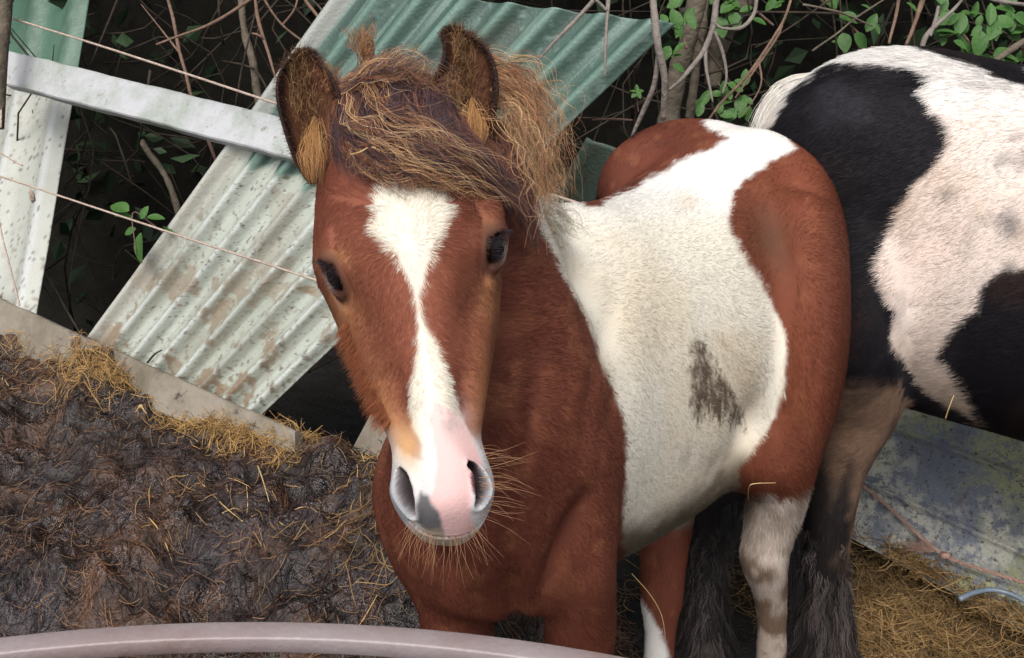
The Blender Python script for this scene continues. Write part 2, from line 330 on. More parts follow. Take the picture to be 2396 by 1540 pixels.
# ================================================================== fence sheets, boards
def sheet(c00, c10, c01, c11, ncor, amp, th=.003, nu=None, nv=40, phase=0.0, edge=0, warp=.004, seed=3):
    """c00 bottom-left, c10 bottom-right, c01 top-left, c11 top-right -> closed corrugated slab, plus (u,v)"""
    nu = nu or int(ncor * 14); u = np.linspace(0, 1, nu + 1); v = np.linspace(0, 1, nv + 1); U, V = np.meshgrid(u, v)
    def at(U, V): return ((1 - U) * (1 - V))[..., None] * c00 + (U * (1 - V))[..., None] * c10 + ((1 - U) * V)[..., None] * c01 + (U * V)[..., None] * c11
    Vj = V.copy()
    if edge:
        q = np.stack([u * 6, u * 0 + seed, u * 0], 1); e = fbm(q, 2, 3, seed) * edge
        Vj = V * (1 - 0) + (1 - V) ** 8 * e[None] ; 
    p = at(U, Vj); N = nrm(np.cross(c10 - c00, c01 - c00)); N = N if N @ (C0 - c00) > 0 else -N
    ph = 2 * np.pi * (ncor * U + phase); s = np.sin(ph); s = 2 * ((s + 1) / 2) ** 1.9 - 1
    q = p.reshape(-1, 3); wv = (fbm(q, 3, 2, seed) * warp).reshape(U.shape)
    fr = p + N * (amp * s + wv)[..., None]; bk = fr - N * th
    nx, ny = nu + 1, nv + 1; i = np.arange(nx * ny).reshape(ny, nx); o = nx * ny
    f1 = np.stack([i[:-1, :-1], i[:-1, 1:], i[1:, 1:], i[1:, :-1]], -1).reshape(-1, 4); f2 = f1[:, ::-1] + o
    b = np.concatenate([i[0, :], i[1:, -1], i[-1, -2::-1], i[-2:0:-1, 0]]); b2 = np.roll(b, -1); f3 = np.stack([b2, b, b + o, b2 + o], -1)
    uv = np.stack([U.ravel(), Vj.ravel()], 1); return np.concatenate([fr.reshape(-1, 3), bk.reshape(-1, 3)]), np.concatenate([f1, f2, f3]), np.concatenate([uv, uv]), np.concatenate([s.ravel(), s.ravel()])
def sheet_mat(name, rough=.45, spec=.5):
    m = attr_mat(name, rough, spec, .25, 150); return m
def stain(v, col, amt=1.0, seed=0):
    a = sstep(.22, .42, fbm(v, 13, 5, seed + 1, .62)) * sstep(-.25, .35, fbm(v, 3, 2, seed + 2)); col = lerp(col, (.20, .13, .07), a * .85 * amt)
    b = sstep(.48, .62, noise(v, 70, seed + 3)) * sstep(-.35, .3, fbm(v, 4, 2, seed + 9)) ; col = lerp(col, (.13, .085, .05), b * .75 * amt)
    b = sstep(.55, .72, noise(v, 190, seed + 4)) ; col = lerp(col, (.07, .05, .035), b * .8 * amt)
    return col * (1 + .10 * fbm(v, 30, 4, seed + 5))[:, None]
def bl_uv(px, py): return None
m_sheet = sheet_mat('mossy_fibreglass')
# big diagonal sheet
s_bl, s_br, s_tl, s_tr = on_fence(190, 812, -.03), on_fence(590, 985, -.03), on_fence(800, -38, .25), on_fence(1575, 52, .25)
for q_ in (s_bl, s_br, s_tl, s_tr, on_fence(0, 160), on_fence(1300, 400)): print('sheet', q_.round(2), round(float((q_ - C0) @ CF), 2))
v, f, uv, s = sheet(s_bl, s_br, s_tl, s_tr, 7.5, .0105, nu=210, nv=330, phase=.1, seed=5)
x, y = proj(v); yb = 372 + .33 * (x - 560) + 26 * noise(np.column_stack([uv[:, 0] * 40, uv[:, 1] * 3, 0 * x]), 1, 8) + 30 * s * .5
vb = sstep(-14, 14, y - yb)
alg = np.stack([uv[:, 0] * 5, uv[:, 1] * 1.2, 0 * x], 1)
pale = np.tile(np.array([.37, .40, .35]), (len(v), 1)); pale = lerp(pale, (.31, .33, .27), sstep(-.1, .4, fbm(v, 5, 3, 61)) * .7)
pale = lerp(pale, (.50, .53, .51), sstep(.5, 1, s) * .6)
pale = stain(v, pale, 1.0, 70); pale = lerp(pale, (.20, .13, .075), sstep(.62, .05, uv[:, 1]) * sstep(.02, .12, fbm(v, 11, 5, 85, .62)) * .85); pale = lerp(pale, (.20, .19, .15), sstep(.0, .4, fbm(alg * [2.5, 1.2, 1], 3, 4, 86)) * .45)
green = np.tile(np.array([.055, .100, .080]), (len(v), 1)); green = lerp(green, (.024, .048, .040), sstep(-.1, .5, fbm(alg, 4, 4, 91)) * .7)
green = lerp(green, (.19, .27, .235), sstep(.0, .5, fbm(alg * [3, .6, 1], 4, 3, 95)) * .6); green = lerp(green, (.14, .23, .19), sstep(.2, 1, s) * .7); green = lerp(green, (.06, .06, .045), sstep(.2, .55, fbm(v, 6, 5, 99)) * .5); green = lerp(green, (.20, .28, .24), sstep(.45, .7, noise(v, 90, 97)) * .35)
green = lerp(green, (.36, .37, .34), sstep(.075, .05, uv[:, 0]) * .9)
pale = lerp(pale, (.40, .38, .33), sstep(.085, .06, uv[:, 0]) * .6)
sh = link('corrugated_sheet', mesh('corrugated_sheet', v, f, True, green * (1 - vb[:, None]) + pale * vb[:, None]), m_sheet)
tag(sh, 'large leaning corrugated sheet behind the foal, green above and pale, mud spattered below', 'corrugated sheet')
# left strip
v, f, uv, s = sheet(on_fence(-130, 690, -.02), on_fence(78, 745, -.02), on_fence(20, -60, -.02), on_fence(213, -60, -.02), 2.2, .010, nu=60, nv=120, phase=.35, seed=9)
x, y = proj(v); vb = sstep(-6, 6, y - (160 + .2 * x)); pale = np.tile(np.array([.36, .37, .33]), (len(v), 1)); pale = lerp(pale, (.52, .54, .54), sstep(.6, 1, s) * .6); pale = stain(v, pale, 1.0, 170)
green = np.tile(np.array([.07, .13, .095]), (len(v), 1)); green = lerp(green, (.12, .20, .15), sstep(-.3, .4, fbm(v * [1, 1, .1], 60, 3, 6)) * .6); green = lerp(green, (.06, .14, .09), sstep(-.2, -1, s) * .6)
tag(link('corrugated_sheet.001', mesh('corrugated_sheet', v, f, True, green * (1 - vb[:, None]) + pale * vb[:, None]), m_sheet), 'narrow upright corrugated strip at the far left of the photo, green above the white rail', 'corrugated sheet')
def plank(name, a, b, h, t, mat, ncor=24, colf=None, n=60, seed=0, sag=0):
    """plank from a to b, height vector h, thickness vector t (front face at a..b)"""
    u = np.linspace(0, 1, n); rings = []
    for k, w in enumerate(u):
        c = a * (1 - w) + b * w + np.array([0, 0, -sag * math.sin(math.pi * w)]); q = np.array([[w * 9, seed, 0], [w * 9, seed, 5]]); j = fbm(q, 2, 3, seed) * .004
        hh = h * 1.0; o = [(.0, .0), (.03, -.06), (.97, -.06), (1, 0), (1, 1), (0, 1)]
        rings.append([c + hh * (p + (j[0] if p < .5 else j[1]) / np.linalg.norm(h)) + t * q_ for p, q_ in o])
    v, f = loft(rings); col = colf(v) if colf is not None else None
    v2, f2 = v, f
    return mesh(name, v, f, False, col)
# white rail: subdivided board with flaking paint (material)
def paint_mat(name, base, worn, stainc, scale=9, stretch=(1, 1, 1)):
    m, n, l, b = nt(name); t = n.new('ShaderNodeTexCoord'); mp = n.new('ShaderNodeMapping'); mp.inputs['Scale'].default_value = stretch; l.new(t.outputs['Object'], mp.inputs[0])
    cur = None
    def ns(sc, d, lo, hi, seedv):
        z = n.new('ShaderNodeTexNoise'); z.noise_dimensions = '4D'; z.inputs['W'].default_value = seedv; z.inputs['Scale'].default_value = sc; z.inputs['Detail'].default_value = d; z.inputs['Roughness'].default_value = .7
        r = n.new('ShaderNodeMapRange'); r.inputs[1].default_value = lo; r.inputs[2].default_value = hi; l.new(mp.outputs[0], z.inputs['Vector']); l.new(z.outputs[0], r.inputs[0]); return r.outputs[0], z
    def mix(f_, a, c):
        x = n.new('ShaderNodeMix'); x.data_type = 'RGBA'; l.new(f_, x.inputs[0])
        if isinstance(a, tuple): x.inputs[6].default_value = (*a, 1)
        else: l.new(a, x.inputs[6])
        x.inputs[7].default_value = (*c, 1); return x.outputs[2]
    f1, z1 = ns(scale, 8, .45, .62, 1); c = mix(f1, base, worn); f2, _ = ns(scale * 4, 8, .58, .68, 3); c = mix(f2, c, stainc); f3, _ = ns(scale * 14, 5, .64, .72, 5); c = mix(f3, c, (.09, .07, .05))
    l.new(c, b.inputs['Base Color']); b.inputs['Roughness'].default_value = .7
    u = n.new('ShaderNodeBump'); u.inputs['Strength'].default_value = .5; u.inputs['Distance'].default_value = .004; z = n.new('ShaderNodeTexNoise'); z.inputs['Scale'].default_value = scale * 9; z.inputs['Detail'].default_value = 8
    l.new(mp.outputs[0], z.inputs['Vector']); l.new(z.outputs[0], u.inputs['Height']); l.new(u.outputs[0], b.inputs['Normal']); return m
m_white = paint_mat('flaking_white_paint', (.40, .405, .42), (.27, .30, .265), (.17, .14, .11), 8)
m_board = paint_mat('weathered_board', (.22, .19, .15), (.11, .09, .06), (.055, .035, .025), 5)
RO = .03
def board_between(name, tl, bl, tr, br, th, mat):
    a, b = bl, br; n = 50; rings = []; N = nrm(np.cross(br - bl, tl - bl)); N = N if N @ (C0 - bl) > 0 else -N
    for w in np.linspace(0, 1, n):
        lo = bl * (1 - w) + br * w; hi = tl * (1 - w) + tr * w; j = fbm(np.array([[w * 20, 1, 0], [w * 20, 9, 0]]), 1, 3, 4) * .003; H = hi - lo; Hn = H / np.linalg.norm(H); c = .004
        lo = lo + Hn * j[0]; hi = hi + Hn * j[1]
        rings.append([lo - N * th, lo - N * c, lo + Hn * c, hi - Hn * c, hi - N * c, hi - N * th])
    v, f = loft(rings); return link(name, mesh(name, v, f, False), mat)
def onp(px, py, off): return on_fence(px, py, off)
r = board_between('painted_rail', onp(8, 114, .17), onp(8, 196, .17), onp(840, 318, .17), onp(840, 412, .17), .03, m_white); tag(r, 'flaking white painted timber rail crossing both corrugated sheets', 'rail')
r = board_between('kick_board', onp(-120, 645, .02), onp(-120, 760, .02), onp(690, 1008, .02), onp(690, 1100, .02), .035, m_board); tag(r, 'long sloping weathered board along the top of the muck heap', 'board')
# small dark sheet behind the foal's back, and grey batten behind the muzzle
v, f, uv, s = sheet(P(1290, 470, 2.5), P(1365, 520, 2.45), P(1372, 322, 2.35), P(1450, 352, 2.3), 1.0, .004, nu=12, nv=20, seed=11)
tag(link('corrugated_sheet.002', mesh('corrugated_sheet', v, f, True, stain(v, np.tile(np.array([.10, .14, .11]), (len(v), 1)), .5, 12)), m_sheet), 'small dark grey green offcut in the gap behind the foal\'s back', 'sheet offcut')
r = board_between('batten', P(868, 968, 2.3), P(818, 1062, 2.3), P(930, 980, 2.22), P(960, 1080, 2.22), .02, m_board); tag(r, 'short pale batten leaning on the kick board behind the foal\'s muzzle', 'batten')
# ---- pink baler twine fence
m_twine = noise_mat('twine', [(.3, (.36, .27, .22)), (.7, (.55, .44, .37))], 60, .8, .2, .6, 300)
fe = empty('twine_fence', on_fence(0, 400, .2)); tag(fe, 'pinkish line wire fence strands strung in front of the corrugated sheets', 'wire fence')
def strand(name, pts, r=.0022, parent=fe, twist=True, mat=m_twine):
    k = 80; q = cr(pts, k); j = fbm(np.column_stack([np.arange(k) * .15, np.full(k, pts[0][2] * 9), np.zeros(k)]), 1, 2, 3) * .0012; q[:, 2] += j
    v, f = tube(q, r, 6, cap=True); return link(name, mesh(name, v, f), mat, parent)
W = .235
strand('line_wire', [onp(-60, 18, W), onp(0, 35, W), onp(300, 128, W), onp(640, 240, W), onp(1000, 360, W), onp(1352, 476, W)], .0028)
strand('line_wire', [onp(-60, 392, W), onp(0, 413, W), onp(150, 462, W), onp(420, 552, W), onp(745, 658, W), onp(1000, 742, W)], .0024)
strand('line_wire', [onp(-50, 330, W), onp(0, 358, W), onp(52, 388, W)], .0022)
strand('stay_wire', [onp(18, 40, W), onp(10, 90, W), onp(4, 180, W), onp(2, 300, W)], .0026)
strand('stay_wire', [onp(-8, 470, W), onp(2, 540, W), onp(22, 620, W), onp(46, 715, W)], .0022)
def blobmesh(c, r, seed=0, n=10):
    bm = bmesh.new(); bmesh.ops.create_icosphere(bm, subdivisions=2, radius=1); v = np.array([x.co[:] for x in bm.verts]); f = [[q.index for q in p.verts] for p in bm.faces]; bm.free()
    v = v * (1 + .3 * noise(v, 2.2, seed))[:, None] * np.asarray(r) + c; return v, f
for (a, b, rr, sd) in ((20, 40, (.009, .006, .007), 1), (75, 460, (.007, .006, .016), 2)):
    v, f = blobmesh(onp(a, b, W), rr, sd); link('knot', mesh('knot', v, f), m_twine, fe)
post = tube([P(10, -60, 2.62), P(8, 30, 2.62), P(0, 120, 2.6), P(-10, 300, 2.6)], [.022, .021, .02, .02], 10, 12)
m_bark = noise_mat('bark', [(.25, (.05, .04, .03)), (.6, (.14, .115, .085)), (.8, (.22, .20, .15))], 12, .85, .2, .8, 60)
m_twig = noise_mat('twig_bark', [(.25, (.10, .065, .045)), (.75, (.24, .15, .11))], 30, .8, .2, .5, 120)
m_pale = noise_mat('dead_wood', [(.25, (.10, .085, .075)), (.75, (.27, .235, .205))], 30, .8, .2, .5, 120)
tag(link('fence_stake', mesh('fence_stake', *post), m_bark), 'thin round brown stake at the top left corner of the photo', 'stake')

# ================================================================== hedge
m_dim = noise_mat('dim_bark', [(.25, (.022, .018, .014)), (.75, (.07, .055, .042))], 20, .9, .1, .4, 80)  # darker copy of the bark, with the hedge's inner shade in its colour
m_soil = noise_mat('hedge_bank', [(.3, (.006, .006, .005)), (.8, (.022, .020, .015))], 8, .95, .1, 1, 30)
xs = np.linspace(-7, 7, 90); ys = np.linspace(2.75, 6.2, 50)
def bank(x, y):
    q = np.stack([x, y, 0 * x], 1); u = sstep(3.4, 5.2, y + .35 * x * 0 + .3 * noise(q, .8, 3)); return -.12 + u * 3.4 + fbm(q, 2.2, 4, 9) * .22
X, Y = np.meshgrid(xs, ys); vz = bank(X.ravel(), Y.ravel()); nx, ny = len(xs), len(ys); i = np.arange(nx * ny).reshape(ny, nx)
bk = link('bank', mesh('bank', np.stack([X.ravel(), Y.ravel(), vz], 1), np.stack([i[:-1, :-1], i[:-1, 1:], i[1:, 1:], i[1:, :-1]], -1).reshape(-1, 4)), m_soil); tag(bk, kind='structure')
m_leaf_far = attr_mat('hedge_leaves', .6, .3); 
def leaves(name, c, n_, size, cols, up=.5, mat=m_leaf_far, seedn=0):
    """c: (N,3) centres; 2-quad folded leaf each"""
    N = len(c); d = nrm(rng.normal(size=(N, 3)) + np.array([0, -.3, -.2])); nn = nrm(np.cross(d, rng.normal(size=(N, 3)))); w = np.cross(d, nn); s = (size * rng.uniform(.5, 1.3, N))[:, None]
    a = c; b = c + d * s * .5 + w * s * .27 + nn * s * .06; t = c + d * s; e = c + d * s * .5 - w * s * .27 + nn * s * .06
    v = np.stack([a, b, t, e], 1).reshape(-1, 3); k = np.arange(N)[:, None] * 4; f = np.concatenate([k + [0, 1, 2], k + [0, 2, 3]], 0)
    col = np.repeat(cols, 4, 0); return link(name, mesh(name, v, f, False, col), mat)
# leaf mass behind, plus unseen overhead leaves added to block light
N = 42000; c = np.stack([rng.uniform(-5, 5, N), rng.uniform(3.1, 5.0, N), rng.uniform(-.2, 4.3, N)], 1)
keep = (noise(c, 1.4, 4) + .25 * rng.normal(size=N)) > -.05; c = c[keep]
top = np.stack([rng.uniform(-4.5, 4.5, 30000), rng.uniform(2.55, 4.6, 30000), rng.uniform(2.0, 3.6, 30000)], 1)
top[:, 1] += np.maximum(0, 2.2 - top[:, 2]) * 1.0
c = np.concatenate([c, top]); g = rng.uniform(.5, 1.5, (len(c), 1)); cols = np.array([.020, .040, .016]) * g
hl = leaves('hedge_foliage', c, 1, .085, cols); tag(hl, 'dense dark green hedge foliage filling the background, with unseen leaves added overhead for shade', 'hedge', kind='stuff')
# fine tangle of twigs far back
tw = []; 
for k in range(420):
    a = np.array([rng.uniform(-2.6, 2.6), rng.uniform(2.75, 3.5), rng.uniform(-.1, 1.6)]); d = nrm(rng.normal(size=3) * [1, .4, 1.2] + [0, 0, .3]); L = rng.uniform(.3, 1.0)
    tw.append(tube([a, a + d * L * .35 + rng.normal(size=3) * .04, a + d * L * .7 + rng.normal(size=3) * .07, a + d * L + rng.normal(size=3) * .1], [.004, .003, .0025, .0012], 5, 8, flat=1))
tv, tf = join(tw); tag(link('twig_tangle', mesh('twig_tangle', tv, tf), m_dim), 'tangle of thin dead twigs deep inside the dark hedge', 'twigs', kind='stuff')
def branch(name, label, pxs, rad, mat, cat='branch', group=None, k=30, twigs=(), wob=.004):
    pts = np.array([P(*p) for p in pxs]); q = cr(np.column_stack([pts, np.asarray(rad)]), k); q[:, :3] += np.stack([fbm(q[:, :3], 9, 2, s) for s in (1, 2, 3)], 1) * wob * 2
    q[:, 3] *= 1 + .18 * noise(q[:, :3], 40, 5); v, f = tube(q[:, :3], q[:, 3], 8)
    if not twigs: return tag(link(name, mesh(name, v, f), mat), label, cat, group)
    e = empty(name, tuple(pts[0])); tag(e, label, cat, group); link('stem', mesh('stem', v, f), mat, e)
    for tp, tr in twigs:
        pt = np.array([P(*p) for p in tp]); v, f = tube(pt, tr, 6, 16); link('side_shoot', mesh('side_shoot', v, f), mat, e)
    return e
branch('branch', 'bare reddish twig angling up to the right above the twine, left gap', [(365, 104, 2.42), (450, 75, 2.4), (540, 28, 2.38), (640, -30, 2.36)], [.0022, .003, .0038, .004], m_twig)
branch('branch', 'drooping reddish twig with a short side bud beside the sheet edge, top left gap', [(596, -10, 2.35), (610, 60, 2.35), (625, 110, 2.35), (650, 185, 2.35)], [.004, .0045, .004, .002], m_twig, twigs=[([(618, 92, 2.35), (604, 82, 2.34), (590, 78, 2.34)], [.003, .003, .002])])
branch('branch', 'long thin brown shoot crossing the dark gap from the top edge down behind the rail', [(385, -20, 2.6), (410, 70, 2.6), (430, 150, 2.6), (460, 260, 2.62), (500, 360, 2.62), (530, 470, 2.65)], [.004, .005, .004, .005, .004, .003], m_twig, twigs=[([(425, 130, 2.6), (370, 60, 2.6), (330, 10, 2.6)], [.003, .002, .001])])
branch('branch', 'grey upright stem in the dark gap left of the big sheet', [(565, -20, 2.9), (572, 60, 2.9), (590, 150, 2.9), (602, 240, 2.9), (612, 340, 2.9)], [.011, .010, .011, .012, .010], m_bark)
branch('branch', 'dim slanting stem low in the dark left gap', [(330, 330, 3.0), (390, 420, 3.0), (430, 540, 3.0), (470, 700, 3.0)], [.010, .009, .012, .010], m_bark)
branch('branch', 'curving thin stem beside the big sheet near the top edge', [(700, -20, 2.5), (720, 10, 2.5), (765, 60, 2.45), (800, 100, 2.45)], [.003, .004, .003, .002], m_twig)
branch('branch', 'pair of thin reddish shoots behind the top left corner of the big sheet', [(610, -20, 2.7), (660, 60, 2.7), (720, 110, 2.7), (760, 120, 2.7)], [.003, .003, .003, .002], m_twig, twigs=[([(660, 60, 2.7), (690, 20, 2.7), (700, -30, 2.7)], [.003, .003, .002])])
branch('branch', 'thick pale barked trunk rising at the top centre right', [(1560, 300, 2.75), (1585, 180, 2.7), (1610, 90, 2.65), (1640, -30, 2.6)], [.030, .026, .024, .022], m_bark, 'trunk')
branch('branch', 'second thick trunk leaning right behind the first one', [(1665, 200, 2.95), (1680, 110, 2.9), (1720, 40, 2.85), (1770, -30, 2.8)], [.026, .026, .027, .024], m_bark, 'trunk')
branch('branch', 'slim brown trunk between the two thick trunks', [(1612, 280, 2.95), (1625, 170, 2.9), (1640, 80, 2.85), (1655, -20, 2.8)], [.014, .013, .012, .012], m_bark, 'trunk')
branch('branch', 'grey bowed stem curving down at the right corner of the green sheet', [(1530, -20, 1.84), (1535, 60, 1.83), (1540, 120, 1.83), (1553, 200, 1.86), (1556, 280, 1.9)], [.007, .0068, .0065, .006, .005], m_pale, twigs=[([(1540, 130, 1.84), (1530, 200, 1.87), (1505, 260, 1.9), (1478, 320, 1.93)], [.0045, .005, .0048, .003])])
branch('branch', 'forked pale branch sweeping down left from the top, between trunk and mare', [(1680, -20, 2.2), (1668, 60, 2.2), (1640, 130, 2.2), (1600, 180, 2.2), (1560, 215, 2.2)], [.007, .0068, .006, .005, .003], m_pale, twigs=[([(1650, 110, 2.2), (1652, 160, 2.2), (1660, 200, 2.2), (1668, 240, 2.2)], [.005, .004, .003, .002]), ([(1665, 60, 2.2), (1690, 120, 2.2), (1700, 180, 2.2), (1690, 220, 2.2)], [.004, .004, .003, .002])])
branch('branch', 'looping reddish bramble arching over to the right of the trunks', [(1860, -20, 2.25), (1830, 60, 2.25), (1770, 150, 2.25), (1700, 230, 2.25), (1640, 300, 2.25)], [.003, .0034, .0036, .003, .002], m_twig, twigs=[([(1830, 60, 2.25), (1810, 100, 2.25), (1720, 230, 2.25)], [.003, .003, .002]), ([(1775, 140, 2.25), (1780, 200, 2.25), (1740, 270, 2.25)], [.003, .002, .001])])
branch('branch', 'thin bramble hooked in a round bend near the top edge', [(1770, -20, 2.15), (1765, 30, 2.15), (1735, 60, 2.15), (1690, 62, 2.15), (1670, 50, 2.15)], [.0045, .0045, .004, .003, .002], m_pale)
branch('branch', 'upright brown twig above the mare\'s rump, left one of three', [(2105, -20, 2.3), (2100, 40, 2.3), (2085, 105, 2.3)], [.004, .004, .003], m_twig)
branch('branch', 'cut brown twig above the mare\'s rump, middle one of three', [(2170, -20, 2.35), (2150, 40, 2.35), (2122, 110, 2.35)], [.006, .0055, .004], m_twig)
branch('branch', 'forked pale twig above the mare\'s rump, right one of three', [(2160, 130, 2.3), (2175, 80, 2.3), (2230, 30, 2.3), (2270, -20, 2.3)], [.006, .0055, .004, .003], m_pale, twigs=[([(2175, 85, 2.3), (2188, 50, 2.3), (2196, 15, 2.3)], [.005, .005, .004])])
branch('branch', 'grey twig sloping into the top right corner leaves', [(2300, 160, 2.3), (2340, 130, 2.3), (2420, 80, 2.3)], [.004, .007, .008], m_bark)
branch('branch', 'thin arched twig along the very top right edge', [(2290, -15, 2.2), (2340, 5, 2.2), (2420, 15, 2.2)], [.003, .004, .004], m_pale)
branch('dead_twig', 'pale dead twig lying on the green part of the big sheet', [(1256, 143, 1.80), (1300, 95, 1.80), (1350, 45, 1.80), (1400, -10, 1.80)], [.0018, .0032, .0036, .0038], m_pale, 'twig', wob=.001)
branch('dead_twig', 'short dead twig hanging down over the green sheet by its right edge', [(1414, 182, 1.76), (1416, 110, 1.76), (1419, 50, 1.77), (1425, -20, 1.78)], [.0014, .0028, .0034, .004], m_pale, 'twig', wob=.001, twigs=[([(1420, 25, 1.77), (1405, 10, 1.77), (1385, -8, 1.77)], [.003, .003, .003])])
branch('dead_twig', 'short thin stick lying across the dark gap below the green sheet', [(1385, 281, 2.1), (1430, 280, 2.1), (1482, 282, 2.1)], [.0015, .0025, .002], m_twig, 'twig')
for k, (x0, y0, x1, y1, D, lb) in enumerate(((720, -10, 775, 95, 2.6, 'dim twig near the sheet\'s top left edge'), (1880, 10, 2040, 60, 2.7, 'dim long twig across the top right gloom'), (1900, 120, 2100, -20, 2.8, 'dim diagonal twig above the mare\'s back'), (100, 640, 230, 900, 2.9, 'dim twig low in the left gap'))):
    branch('branch', lb, [(x0, y0, D), ((x0 + x1) / 2 + 8, (y0 + y1) / 2 - 10, D), (x1, y1, D)], [.003, .003, .002], m_bark)
# leafy sprigs with individual leaves
m_leaf = noise_mat('leaf', [(.2, (.022, .070, .014)), (.8, (.065, .155, .028))], 30, .55, .35, .3, 90)
def leaf_mesh(L, Wd, fold=.25, curl=.15):
    n = 7; v = []; f = []
    for i in range(n):
        t = i / (n - 1); w = Wd * math.sin(math.pi * (t * .96 + .02)) ** .7 * (1 - .25 * t); z = -curl * L * t * t
        for j, s in enumerate((-1, -.5, 0, .5, 1)): v.append((t * L, s * w, z + fold * abs(s) * w))
    for i in range(n - 1):
        for j in range(4): a = i * 5 + j; f.append((a, a + 1, a + 6, a + 5))
    return mesh('leaf', v, f)
leafm = [leaf_mesh(.05, .016), leaf_mesh(.05, .020, .15, .3), leaf_mesh(.05, .013, .4, .1)]
for lm in leafm: lm.materials.append(m_leaf)
def sprig(label, stem, rs, lv, D, group=None, mat=m_twig):
    """lv: (px,py,angle_deg,length_m,variant) angle in image, anticlockwise from right"""
    pts = [P(*p) for p in stem]; e = empty('leafy_sprig', tuple(pts[0])); tag(e, label, 'plant', group)
    v, f = tube(pts, rs, 6, 16); link('stem', mesh('stem', v, f), mat, e)
    for (a, b, an, L, k) in lv:
        o = bpy.data.objects.new('leaf', leafm[k]); COL.objects.link(o); o.parent = e; o.matrix_parent_inverse = Matrix.Translation(-e.location)
        d = nrm(CR * math.cos(math.radians(an)) + CU * math.sin(math.radians(an)) - CF * rng.uniform(-.3, .5)); z = nrm(-CF + CU * .6 + rng.normal(size=3) * .3); y = nrm(np.cross(z, d)); z = np.cross(d, y)
        s = L / .05; M = Matrix([list(d * s) + [0], list(y * s) + [0], list(z * s) + [0], [0, 0, 0, 1]]).transposed(); M.translation = Vector(P(a, b, D + rng.uniform(-.02, .02)))
        o.matrix_basis = M
    return e
sprig('bright green sprig low in the dark gap left of the big sheet', [(400, 560, 2.5), (350, 520, 2.48), (310, 500, 2.46), (320, 600, 2.45)], [.002, .002, .0015, .001],
      [(300, 495, 150, .055, 1), (330, 512, 60, .035, 0), (345, 508, 0, .04, 0), (310, 510, 170, .045, 2), (330, 545, 260, .07, 1), (380, 530, 330, .04, 2), (318, 535, 200, .035, 0)], 2.46)
sprig('tiny five leaved green seedling in the dark gap right of the green sheet', [(1494, 262, 2.3), (1491, 240, 2.3), (1490, 215, 2.3)], [.0012, .001, .001],
      [(1490, 216, 90, .018, 0), (1490, 216, 20, .018, 0), (1490, 216, 160, .017, 0), (1491, 216, 220, .018, 1), (1491, 216, 300, .016, 1)], 2.3)
def bunch(label, cx, cy, w, h, n, D, Ls=(.028, .058)):
    lv = [(cx + rng.normal() * w, cy + rng.normal() * h, rng.uniform(0, 360), rng.uniform(*Ls), int(rng.integers(0, 3))) for _ in range(n)]
    lv2 = []
    for a, b, an, L, k in lv: lv2.append((a, b, an if an < 200 or an > 340 else an, L, k))
    return sprig(label, [(cx + w, cy + h * 2, D + .03), (cx, cy, D + .03), (cx - w, cy - h * 1.5, D + .03)], [.004, .003, .002], lv2, D)
bunch('leafy green shoot growing at the top right above the mare\'s back', 2245, 70, 45, 30, 26, 2.35)
bunch('leaf cluster in the extreme top right corner of the photo', 2370, 60, 30, 35, 22, 2.4)
bunch('glossy leaves hanging just behind the mare\'s croup at the right edge', 2350, 150, 35, 20, 18, 2.45)
bunch('bright leaves beside the corner of the green sheet and thick trunk', 1585, 45, 22, 35, 14, 2.45)
bunch('dim leaves low between the trunks and the mare\'s tail', 1720, 240, 40, 30, 22, 2.75)
bunch('leaves in shade above the bramble loop at the top edge', 1750, 10, 60, 25, 20, 2.8)
bunch('dark leaves at the top edge right of the bramble loop', 1960, 30, 60, 30, 14, 2.9)
# yellow leaf

# ================================================================== FOAL
m_skin = attr_mat('coat_skin', .7, .12, .12, 300); m_fur = hair_mat('coat_fur', .6, .08, .7); m_mane = hair_mat('long_hair', .45, .22, .25)
m_eye, n_, l_, b_ = nt('eye'); b_.inputs['Base Color'].default_value = (.006, .004, .003, 1); b_.inputs['Roughness'].default_value = .10; b_.inputs['Specular IOR Level'].default_value = .35; b_.inputs['IOR'].default_value = 1.33
m_hoof = noise_mat('hoof', [(.3, (.022, .018, .016)), (.7, (.05, .04, .034))], 20, .6, .2, .3, 60)
# --- head: sections down the face: (py, halfwidth px, depth of front line, thickness m, shape)  axis leans right going down
def hax(py): return 962 + .14 * (py - 615)
HS = [(235, 60, 1.100, .10, 0.0), (270, 120, 1.060, .15, 0.0), (330, 165, 1.022, .19, 0.0), (400, 186, 1.000, .21, 0.0), (470, 204, .988, .225, 0.0), (540, 219, .980, .235, .1), (600, 226, .975, .24, .25), (660, 208, .970, .24, .5), (720, 190, .965, .235, .8),
      (780, 177, .960, .22, 1.0), (850, 157, .953, .19, 1.0), (920, 136, .945, .16, 1.0), (990, 116, .937, .135, 1.1), (1040, 106, .930, .12, 1.3), (1085, 112, .923, .11, 1.6), (1130, 121, .918, .105, 1.9), (1170, 118, .918, .10, 2.0), (1205, 104, .924, .09, 2.0), (1235, 84, .935, .075, 2.0), (1258, 62, .948, .058, 2.0), (1272, 36, .962, .038, 2.0)]
SHP = {0: [(0, 0), (.30, .001), (.60, .012), (.84, .036), (.97, .070), (1, .100), (.90, .150), (.62, .195), (.30, .213), (0, .22)],
       1: [(0, 0), (.24, .002), (.42, .012), (.66, .032), (.90, .055), (1, .085), (.97, .120), (.80, .160), (.38, .19), (0, .195)],
       2: [(0, 0), (.30, .002), (.56, .008), (.80, .022), (.95, .038), (1, .055), (.94, .075), (.70, .095), (.35, .105), (0, .108)]}
